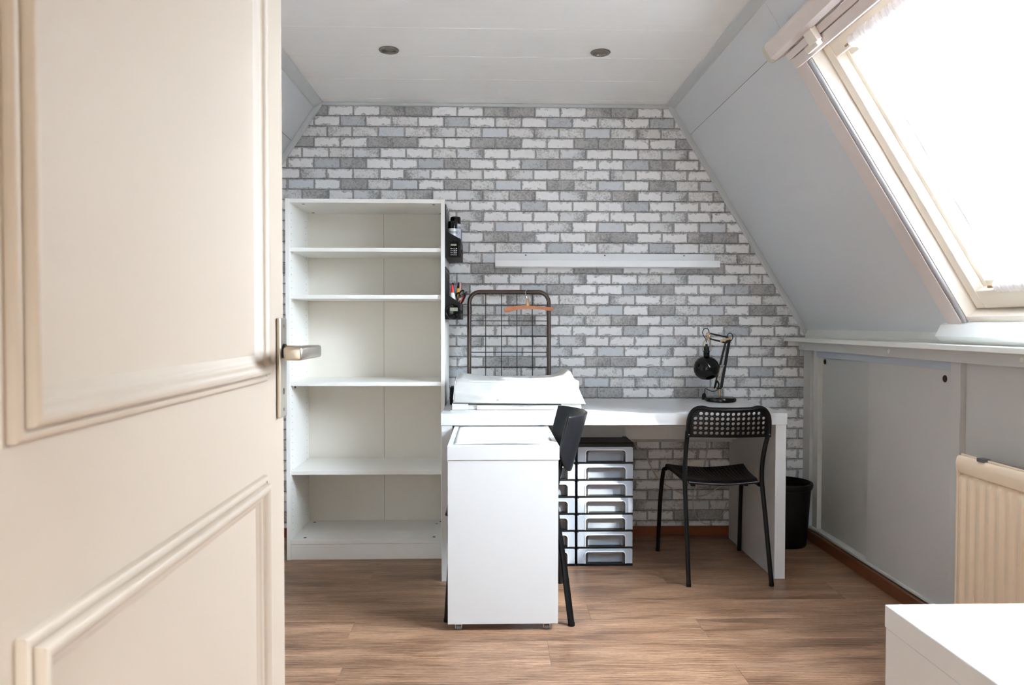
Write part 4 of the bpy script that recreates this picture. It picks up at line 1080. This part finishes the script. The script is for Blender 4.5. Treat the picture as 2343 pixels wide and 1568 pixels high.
# ================================================================== PERFORATED METAL-LEG CHAIR
def perf(nu, nv, fn, hole, seg=16, mu=0.0, mv=0.0, skip=None):
    """perforated sheet over (u,v) in [0,1]; margins mu, mv; hole radius in cell units"""
    g = G(); cells = []
    us = [0]+[mu+(1-2*mu)*i/nu for i in range(nu+1)]+[1]
    vs_ = [0]+[mv+(1-2*mv)*j/nv for j in range(nv+1)]+[1]
    for i in range(len(us)-1):
        for j in range(len(vs_)-1):
            u0, u1, v0, v1 = us[i], us[i+1], vs_[j], vs_[j+1]
            if u1-u0 < 1e-6 or v1-v0 < 1e-6: continue
            edge = i in (0, len(us)-2) or j in (0, len(vs_)-2)
            if edge or (skip and skip(i-1, j-1)):
                k = 2
                for a in range(k):
                    for b in range(k):
                        q0, q1 = u0+(u1-u0)*a/k, u0+(u1-u0)*(a+1)/k; w0, w1 = v0+(v1-v0)*b/k, v0+(v1-v0)*(b+1)/k
                        g._ingest([fn(q0, w0), fn(q1, w0), fn(q1, w1), fn(q0, w1)], [(0, 1, 2, 3)])
                continue
            cu_, cv = (u0+u1)/2, (v0+v1)/2; hu, hv = (u1-u0)/2, (v1-v0)/2
            outer = []; inner = []
            for k in range(seg):
                t = 2*math.pi*k/seg+math.pi/4; c_, s_ = math.cos(t), math.sin(t); mxx = max(abs(c_), abs(s_))
                outer.append(fn(cu_+hu*c_/mxx, cv+hv*s_/mxx)); inner.append(fn(cu_+hu*hole*c_, cv+hv*hole*s_))
            g._ingest(outer+inner, [(k, (k+1) % seg, seg+(k+1) % seg, seg+k) for k in range(seg)])
    bmesh.ops.remove_doubles(g.bm, verts=g.bm.verts[:], dist=0.00035)
    return g
ch = thing('perforated_chair', (1.02, 3.45, 0), 'black perforated chair with slim metal legs pushed under the desk', 'chair')
CXL, CXR = 0.846, 1.194
def backf(u, v):
    x = CXL+(CXR-CXL)*u; z = 0.634+0.125*v
    yy = 3.243-0.010*v-0.020*math.sin(math.pi*u)
    z -= 0.006*math.sin(math.pi*u)*v
    if v > 0.55:
        e = min(u, 1-u)*(CXR-CXL); k = (v-0.55)/0.45
        rr = 0.05
        if e < rr: z -= (rr-math.sqrt(max(rr*rr-(rr-e)**2, 0)))*k*0.8
    return (x, yy, z)
mk('backrest', perf(14, 5, backf, 0.70, 18, 0.045, 0.07, skip=lambda i, j: j == 4 and i in (0, 13)), M_CHAIR, ch, mods=[('SOLIDIFY', dict(thickness=0.007, offset=0))])
# moulded rim round the backrest
rim = [backf(0, v) for v in (0.0, 0.25, 0.5)]+[(CXL+0.004, 3.236, 0.722), (CXL+0.014, 3.234, 0.742), (CXL+0.030, 3.231, 0.756), (CXL+0.055, 3.227, 0.7605)]
rim += [backf(u, 1.0) for u in (0.25, 0.4, 0.5, 0.6, 0.75)]
rim += [(CXR-0.055, 3.227, 0.7605), (CXR-0.030, 3.231, 0.756), (CXR-0.014, 3.234, 0.742), (CXR-0.004, 3.236, 0.722)]+[backf(1, v) for v in (0.5, 0.25, 0.0)]
mk('back_rim', G().tube(rim, 0.0105, 10, sub=4), M_CHAIR, ch, smooth=True)
for u in (0.0, 1.0):
    q = backf(u, 0.06); mk('rivet', G().lathe([(0.0001, -0.0122), (0.0024, -0.0116), (0.003, -0.0095)], (q[0], q[1], q[2]+0.004), 10, 'Y'), M_CHROME, ch, smooth=True)
SXL0, SXR0, SXL1, SXR1, SY0, SY1 = 0.856, 1.160, 0.836, 1.212, 3.275, 3.645
def seatf(u, v):
    yy = SY0+(SY1-SY0)*v
    xl, xr = SXL0+(SXL1-SXL0)*v, SXR0+(SXR1-SXR0)*v
    x = xl+(xr-xl)*u
    z = 0.446+0.010*v-0.016*math.sin(math.pi*u)*(0.6+0.4*v)-0.010*math.sin(math.pi*v)
    if v > 0.9: z -= 0.030*((v-0.9)/0.1)**2
    if v < 0.06: z -= 0.010*((0.06-v)/0.06)
    return (x, yy, z)
mk('seat', perf(18, 15, seatf, 0.46, 8, 0.06, 0.10), M_CHAIR, ch, mods=[('SOLIDIFY', dict(thickness=0.006, offset=-1))])
sr_ = [seatf(u, 0) for u in (0, 0.25, 0.5, 0.75, 1.0)]
mk('seat_rim', G().tube([(a, b, c-0.004) for a, b, c in sr_], 0.006, 8, sub=4), M_CHAIR, ch, smooth=True)
LR = 0.0098
mk('leg', G().tube([(0.842, 3.204, 0.004), (0.8405, 3.250, 0.30), (0.8395, 3.272, 0.45), (0.840, 3.262, 0.56), (0.843, 3.243, 0.66)], LR, 12, sub=4), M_CHAIR, ch, smooth=True)
mk('leg', G().tube([(1.198, 3.204, 0.004), (1.184, 3.250, 0.30), (1.176, 3.272, 0.45), (1.180, 3.262, 0.56), (1.196, 3.243, 0.66)], LR, 12, sub=4), M_CHAIR, ch, smooth=True)
mk('leg', G().tube([(0.822, 3.716, 0.004), (0.826, 3.690, 0.25), (0.831, 3.652, 0.400), (0.838, 3.630, 0.424), (0.852, 3.59, 0.432), (0.862, 3.40, 0.424), (0.848, 3.29, 0.418)], LR, 12, sub=4), M_CHAIR, ch, smooth=True)
mk('leg', G().tube([(1.226, 3.714, 0.004), (1.222, 3.690, 0.25), (1.214, 3.652, 0.400), (1.205, 3.630, 0.424), (1.190, 3.59, 0.432), (1.170, 3.40, 0.424), (1.172, 3.29, 0.418)], LR, 12, sub=4), M_CHAIR, ch, smooth=True)
mk('seat_bracket', bx(1.105, 1.122, 3.285, 3.31, 0.412, 0.430, bevel=0.002), M_BLACK, ch)
mk('seat_bracket', bx(0.872, 0.889, 3.285, 3.31, 0.412, 0.430, bevel=0.002), M_BLACK, ch)
for q in ((0.842, 3.204), (1.198, 3.204), (0.822, 3.716), (1.226, 3.714)):
    mk('foot_cap', G().cyl((q[0], q[1], 0.0005), (q[0], q[1]+0.001, 0.014), 0.0104, n=12), M_BLACKM, ch, smooth=True)

# ================================================================== CURVED-BACK BLACK CHAIR at the pull-out panel
c2 = thing('curved_back_chair', (0.05, 3.03, 0), 'worn black chair with curved back tucked under the pull-out panel', 'chair')
YM, HWY = 3.030, 0.198
def cb(u, v):
    t = (u-0.5)*2
    zt = 0.772; zb = 0.545+0.10*abs(t)**3.5
    z = zb+(zt-zb)*v
    yy = YM+HWY*math.sin(t*1.15)/math.sin(1.15)
    x = 0.268+0.092*(math.cos(t*1.15)-math.cos(1.15))/(1-math.cos(1.15))
    x += (z-0.772)*0.30
    x += 0.006*(1-v)
    return (x+0.018, yy, z)
mk('backrest', G().grid(40, 14, cb), M_CHAIRW, c2, smooth=True, sharp=60, mods=[('SOLIDIFY', dict(thickness=0.011, offset=0)), ('BEVEL', dict(width=0.003, segments=2, limit_method='ANGLE'))])
def seat2(u, v):
    x = -0.172+0.395*u
    z = 0.452-0.018*math.sin(math.pi*min(u*1.1, 1))*math.sin(math.pi*v)
    if u < 0.10: z -= 0.045*(1-u/0.10)**2
    w_ = 0.195+0.012*(1-u)
    return (x, YM+w_*(2*v-1), z)
mk('seat', G().grid(30, 20, seat2), M_CHAIRW, c2, smooth=True, sharp=60, mods=[('SOLIDIFY', dict(thickness=0.012, offset=-1)), ('BEVEL', dict(width=0.003, segments=2, limit_method='ANGLE'))])
for sgn, fy in ((-1, 2.797), (1, 3.262)):
    yb = YM+sgn*0.155
    mk('leg', G().tube([(0.298, fy, 0.004), (0.272, YM+sgn*0.200, 0.22), (0.246, YM+sgn*0.172, 0.40), (0.244, yb, 0.48), (0.268, YM+sgn*0.135, 0.60)], [0.0125, 0.0125, 0.012, 0.0115, 0.010], 12, sub=5), M_CHAIR, c2, smooth=True)
for sgn, fy in ((-1, 2.845), (1, 3.215)):
    mk('leg', G().tube([(-0.166, fy, 0.004), (-0.150, YM+sgn*0.172, 0.25), (-0.130, YM+sgn*0.160, 0.405), (-0.08, YM+sgn*0.155, 0.424), (0.24, YM+sgn*0.155, 0.424)], 0.0105, 12, sub=5), M_CHAIR, c2, smooth=True)
for q in ((0.298, 2.797, 0.0132), (0.298, 3.262, 0.0132), (-0.166, 2.845, 0.0112), (-0.166, 3.215, 0.0112)):
    mk('foot_cap', G().cyl((q[0], q[1], 0.0005), (q[0], q[1], 0.012), q[2], n=14), M_BLACKM, c2, smooth=True)

# ================================================================== DRAWER TOWERS
def tower(x0, x1, lab, full):
    yf, yb, n = 3.486, 3.876, 7
    t = thing('drawer_tower', ((x0+x1)/2, (yf+yb)/2, 0), lab, 'drawer unit', 'drawer towers under the desk')
    pitch, z0 = 0.0785, 0.004
    g = G(); g.box(x0, x1, yf+0.002, yb, 0.001, 0.013, bevel=0.002)
    mk('base_tray', g, M_BLACK, t)
    for k in range(1, n):
        mk('divider', bx(x0+0.0005, x1-0.0005, yf+0.0005, yb, z0+k*pitch, z0+k*pitch+0.0085, bevel=0.002), M_BLACK, t)
    zt = z0+n*pitch
    cvr = mk('top_cover', bx(x0-0.002, x1+0.002, yf-0.003, yb, zt, zt+0.017, bevel=0.003), M_BLACK, t)
    g = G(); zz = zt+0.017
    g.box(x0+0.001, x1-0.001, yf+0.002, yf+0.022, zz, zz+0.0035, bevel=0.001); g.box(x0+0.001, x1-0.001, yb-0.022, yb-0.002, zz, zz+0.0035, bevel=0.001)
    g.box(x0+0.001, x0+0.021, yf+0.022, yb-0.022, zz, zz+0.0035, bevel=0.001); g.box(x1-0.021, x1-0.001, yf+0.022, yb-0.022, zz, zz+0.0035, bevel=0.001)
    mk('raised_rim', g, M_BLACK, cvr)
    mk('rear_panel', bx(x0+0.001, x1-0.001, yb-0.004, yb-0.0005, 0.013, zt), M_BLACK, t)
    dz0, dz1 = 0.0092, pitch-0.0008
    base = None
    for k in range(n):
        za, zb_ = z0+k*pitch+dz0, z0+k*pitch+dz1
        if base is None:
            base = build_drawer(x0+0.002, x1-0.002, yf, yb-0.03, za, zb_, t)
        else:
            d = base[0].copy(); COL.objects.link(d); d.parent = t; d.location = base[0].location+Vector((0, 0, k*pitch))
            for c_ in base[1:]:
                e_ = c_.copy(); COL.objects.link(e_); e_.parent = d; e_.location = c_.location
    return t
def build_drawer(x0, x1, y0, y1, z0, z1, t):
    h = z1-z0; W_ = x1-x0
    ax0, ax1, az1, rr = x0+0.135*W_, x1-0.125*W_, z1-0.014, 0.016
    arch = [(ax0, z0)]
    arch += [(ax0+rr-rr*math.cos(a), az1-rr+rr*math.sin(a)) for a in [math.pi/2*k/6 for k in range(7)]]
    arch += [(ax1-rr+rr*math.sin(a), az1-rr+rr*math.cos(a)) for a in [math.pi/2*k/6 for k in range(7)]]
    arch += [(ax1, z0)]
    outer = [(x0, z0), (x0, z1-0.006), (x0+0.006, z1), (x1-0.006, z1), (x1, z1-0.006), (x1, z0)]
    g = G(); poly_ = outer+arch[::-1]
    # front plate = outer outline minus the arch (arch is open at the bottom edge)
    g.prism(poly_, 'Y', y0, y0+0.0025)
    # box of the drawer
    g.box(x0, x0+0.002, y0+0.0025, y1, z0, z1-0.004); g.box(x1-0.002, x1, y0+0.0025, y1, z0, z1-0.004)
    g.box(x0+0.002, x1-0.002, y0+0.03, y1, z0, z0+0.0018); g.box(x0+0.002, x1-0.002, y1-0.002, y1, z0, z1-0.004)
    d = mk('drawer', g, M_FROST, t)
    # scooped hand recess behind the arch
    def rec(u, v):
        x = ax0+(ax1-ax0)*u
        e = min(u, 1-u)*(ax1-ax0)
        ztop = az1 if e > rr else az1-rr+math.sqrt(max(rr*rr-(rr-e)**2, 0))
        z = z0+(ztop-z0)*v
        edge_ = min(1.0, e/0.022)
        dep = 0.024*math.sin(math.pi/2*edge_)*(1-0.55*v**3)
        if v > 0.93 or u < 0.001 or u > 0.999: dep *= 0.25
        return (x, y0+0.0015+dep, z)
    r_ = mk('hand_recess', G().grid(34, 12, rec), M_FROSTC, d, smooth=True, sharp=70)
    m_ = mk('handle_rim', G().tube([(a, y0-0.0012, b) for a, b in arch], 0.0024, 6), mat('frost_rim', srgb(236, 240, 248), 0.25), d, smooth=True)
    return (d, r_, m_)
tower(0.130, 0.388, 'left drawer tower, half hidden behind the pull-out panel', False)
tower(0.397, 0.655, 'right drawer tower of seven frosted drawers with black top', True)
def jar(x, y, z, r, h, m_, lab, cap=None):
    t = thing('craft_jar', (x, y, z), lab, 'jar', 'jars in the frosted drawer')
    mk('jar_body', G().lathe([(0.0001, 0), (r, 0), (r, h*0.7), (r*0.75, h*0.82), (r*0.75, h*0.86)], (x, y, z), 18), m_, t, smooth=True)
    mk('lid', G().lathe([(r*0.8, h*0.84), (r*0.8, h), (0.0001, h)], (x, y, z), 18), cap or m_, t, smooth=True)
zd = 0.004+4*0.0785+0.0092+0.0022
jar(0.432, 3.555, zd, 0.021, 0.045, M_GREEN, 'green jar in the third drawer from the top')
jar(0.482, 3.560, zd, 0.021, 0.052, M_PURPLE, 'purple jar in the third drawer from the top', M_PINK)
jar(0.527, 3.560, zd, 0.017, 0.054, M_PINK, 'pink jar with red lid in the third drawer from the top', M_RED)
jar(0.570, 3.560, zd, 0.019, 0.046, M_BLUE, 'blue jar in the third drawer from the top', M_NAVY)
jar(0.614, 3.560, zd, 0.015, 0.055, mat('dark_green', srgb(60, 110, 80), 0.4), 'dark green jar with white lid in the third drawer from the top', M_WHITEP)
zd = 0.004+3*0.0785+0.0092+0.0022
tag(mk('paper_roll', G().cyl((0.43, 3.545, zd+0.018), (0.555, 3.545, zd+0.018), 0.0175, n=20), M_WHITEP, smooth=True), 'white paper roll in the fourth drawer from the top', 'paper roll')
tag(mk('salmon_box', bx(0.575, 0.625, 3.53, 3.60, zd, zd+0.042, bevel=0.003), mat('salmon', srgb(214, 150, 132), 0.6)), 'salmon coloured box in the fourth drawer from the top', 'box')
zd = 0.004+6*0.0785+0.0092+0.0022
tag(mk('grey_tin', bx(0.45, 0.53, 3.54, 3.60, zd, zd+0.04, bevel=0.005), M_RADCLIP), 'grey tin in the top drawer of the right tower', 'tin')

# ================================================================== WASTE BIN
bcx, bcy = 1.492, 3.832
bn = thing('waste_bin', (bcx, bcy, 0), 'round black plastic waste bin in the corner beside the desk', 'waste bin')
mk('bin_body', G().lathe([(0.0001, 0.001), (0.106, 0.001), (0.110, 0.006), (0.129, 0.292), (0.126, 0.292), (0.107, 0.008), (0.0001, 0.008)], (bcx, bcy, 0), 48), M_BLACKM, bn, smooth=True)
mk('rim', G().lathe([(0.1275, 0.286), (0.1345, 0.289), (0.1375, 0.297), (0.1405, 0.309), (0.1375, 0.319), (0.1285, 0.321), (0.1262, 0.312), (0.1275, 0.286)], (bcx, bcy, 0), 48), M_BLACK, bn, smooth=True)

# ================================================================== CABLES under the desk
def cable(name, pix, Y, r, lab):
    pts = [P(a, b, Y+dy) for a, b, dy in pix]
    tag(mk(name, G().tube(pts, r, 8, sub=6), M_CABLE, smooth=True), lab, 'cable', 'cables under the desk')
cable('power_cable', [(1452, 1012, -0.04), (1458, 1026, -0.03), (1478, 1046, -0.02), (1493, 1076, 0), (1508, 1098, 0), (1535, 1117, 0), (1568, 1133, 0), (1592, 1137, 0), (1617, 1132, 0), (1640, 1118, 0), (1662, 1107, -0.02)], 3.972, 0.0034, 'thick white cable sagging across the wallpaper under the desk')
cable('power_cable', [(1614, 998, -0.06), (1616, 1012, -0.04), (1617, 1030, -0.01), (1614, 1050, 0), (1609, 1074, 0), (1598, 1100, 0), (1589, 1122, 0), (1585, 1150, 0), (1592, 1180, 0), (1607, 1196, 0), (1622, 1199, 0), (1642, 1188, 0), (1656, 1170, 0), (1664, 1150, -0.02)], 3.988, 0.0026, 'thin cream cable hanging in a loop below the chair seat')
cable('power_cable', [(1619, 998, -0.05), (1620, 1020, -0.02), (1616, 1048, 0), (1612, 1075, 0), (1604, 1098, 0), (1598, 1112, 0)], 3.994, 0.0024, 'short cream cable hanging beside the looped one')

# ================================================================== RADIATOR
RXF = 1.580
RYA, RYB_, RZ0, RZ1 = 1.55, 2.545, 0.14, 0.680
ra = thing('radiator', (RXF+0.03, 2.05, RZ0), 'cream ribbed panel radiator under the roof window', 'radiator')
def ribf(u, v):
    yy = RYA+0.012+(RYB_-RYA-0.024)*u
    ph = ((RYB_-yy)/0.0485) % 1.0
    k = 0.5-0.5*math.cos(2*math.pi*ph); k = max(0, min(1, (k-0.25)/0.5)); k = k*k*(3-2*k)
    z = RZ0+0.012+(RZ1-RZ0-0.075)*v
    e = min(v, 1-v)/0.035; k *= min(1, max(0, e))
    return (RXF+0.011-0.0105*k, yy, z)
mk('ribbed_panel', G().grid(300, 26, ribf), M_RAD, ra, smooth=True, sharp=80, mods=[('SOLIDIFY', dict(thickness=0.002, offset=1))])
g = G(); g.prism([(RXF+0.010, RZ1-0.066), (RXF+0.002, RZ1-0.060), (RXF+0.000, RZ1-0.030), (RXF+0.004, RZ1-0.012), (RXF+0.010, RZ1-0.006), (RXF+0.016, RZ1-0.006), (RXF+0.016, RZ1-0.066)], 'Y', RYA, RYB_)
mk('top_band', g, M_RAD, ra, smooth=True)
mk('back_fin', bx(RXF+0.018, RXF+0.024, RYA, RYB_, RZ0, RZ1, bevel=0.002), M_RAD, ra)
mk('bottom_band', bx(RXF+0.002, RXF+0.018, RYA, RYB_, RZ0-0.008, RZ0+0.014, bevel=0.003), M_RAD, ra)
mk('end_strip', bx(RXF+0.001, RXF+0.022, RYB_-0.012, RYB_+0.0005, RZ0, RZ1-0.02, bevel=0.004), M_RAD, ra)
mk('bracket', bx(RXF+0.026, 1.68, 2.42, 2.45, RZ0+0.05, RZ1-0.03), M_RAD, ra)
mk('bracket', bx(RXF+0.026, 1.68, 1.68, 1.71, RZ0+0.05, RZ1-0.03), M_RAD, ra)
mk('clip', bx(RXF+0.002, RXF+0.028, 2.405, 2.437, RZ1-0.008, RZ1+0.004, bevel=0.001), M_RADCLIP, ra, label='small grey plastic radiator clip')

# ================================================================== LOW CHEST in the foreground
chx0, chx1, chy0, chy1, chh = 0.7975, 1.1975, 1.035, 1.513, 0.55
cs = thing('chest_of_drawers', ((chx0+chx1)/2, (chy0+chy1)/2, 0), 'low white chest of drawers at the bottom right, nearest the camera', 'chest')
mk('top_board', bx(chx0, chx1, chy0, chy1, chh-0.046, chh, bevel=0.0025, seg=3), M_WHITE, cs)
mk('side_panel', bx(chx0+0.002, chx0+0.028, chy0+0.02, chy1-0.002, 0, chh-0.0468, bevel=0.0012), M_WHITE, cs)
mk('side_panel', bx(chx1-0.028, chx1-0.002, chy0+0.02, chy1-0.002, 0, chh-0.0468, bevel=0.0012), M_WHITE, cs)
mk('back_panel', bx(chx0+0.028, chx1-0.028, chy1-0.010, chy1-0.004, 0.02, chh-0.0468), M_WHITE, cs)
mk('plinth', bx(chx0+0.028, chx1-0.028, chy0+0.03, chy0+0.045, 0.0, 0.055), M_WHITE, cs)
for k in range(2):
    mk('drawer_front', bx(chx0+0.003, chx1-0.003, chy0+0.001, chy0+0.019, 0.058+k*0.222, 0.058+k*0.222+0.216, bevel=0.001), M_WHITE, cs)
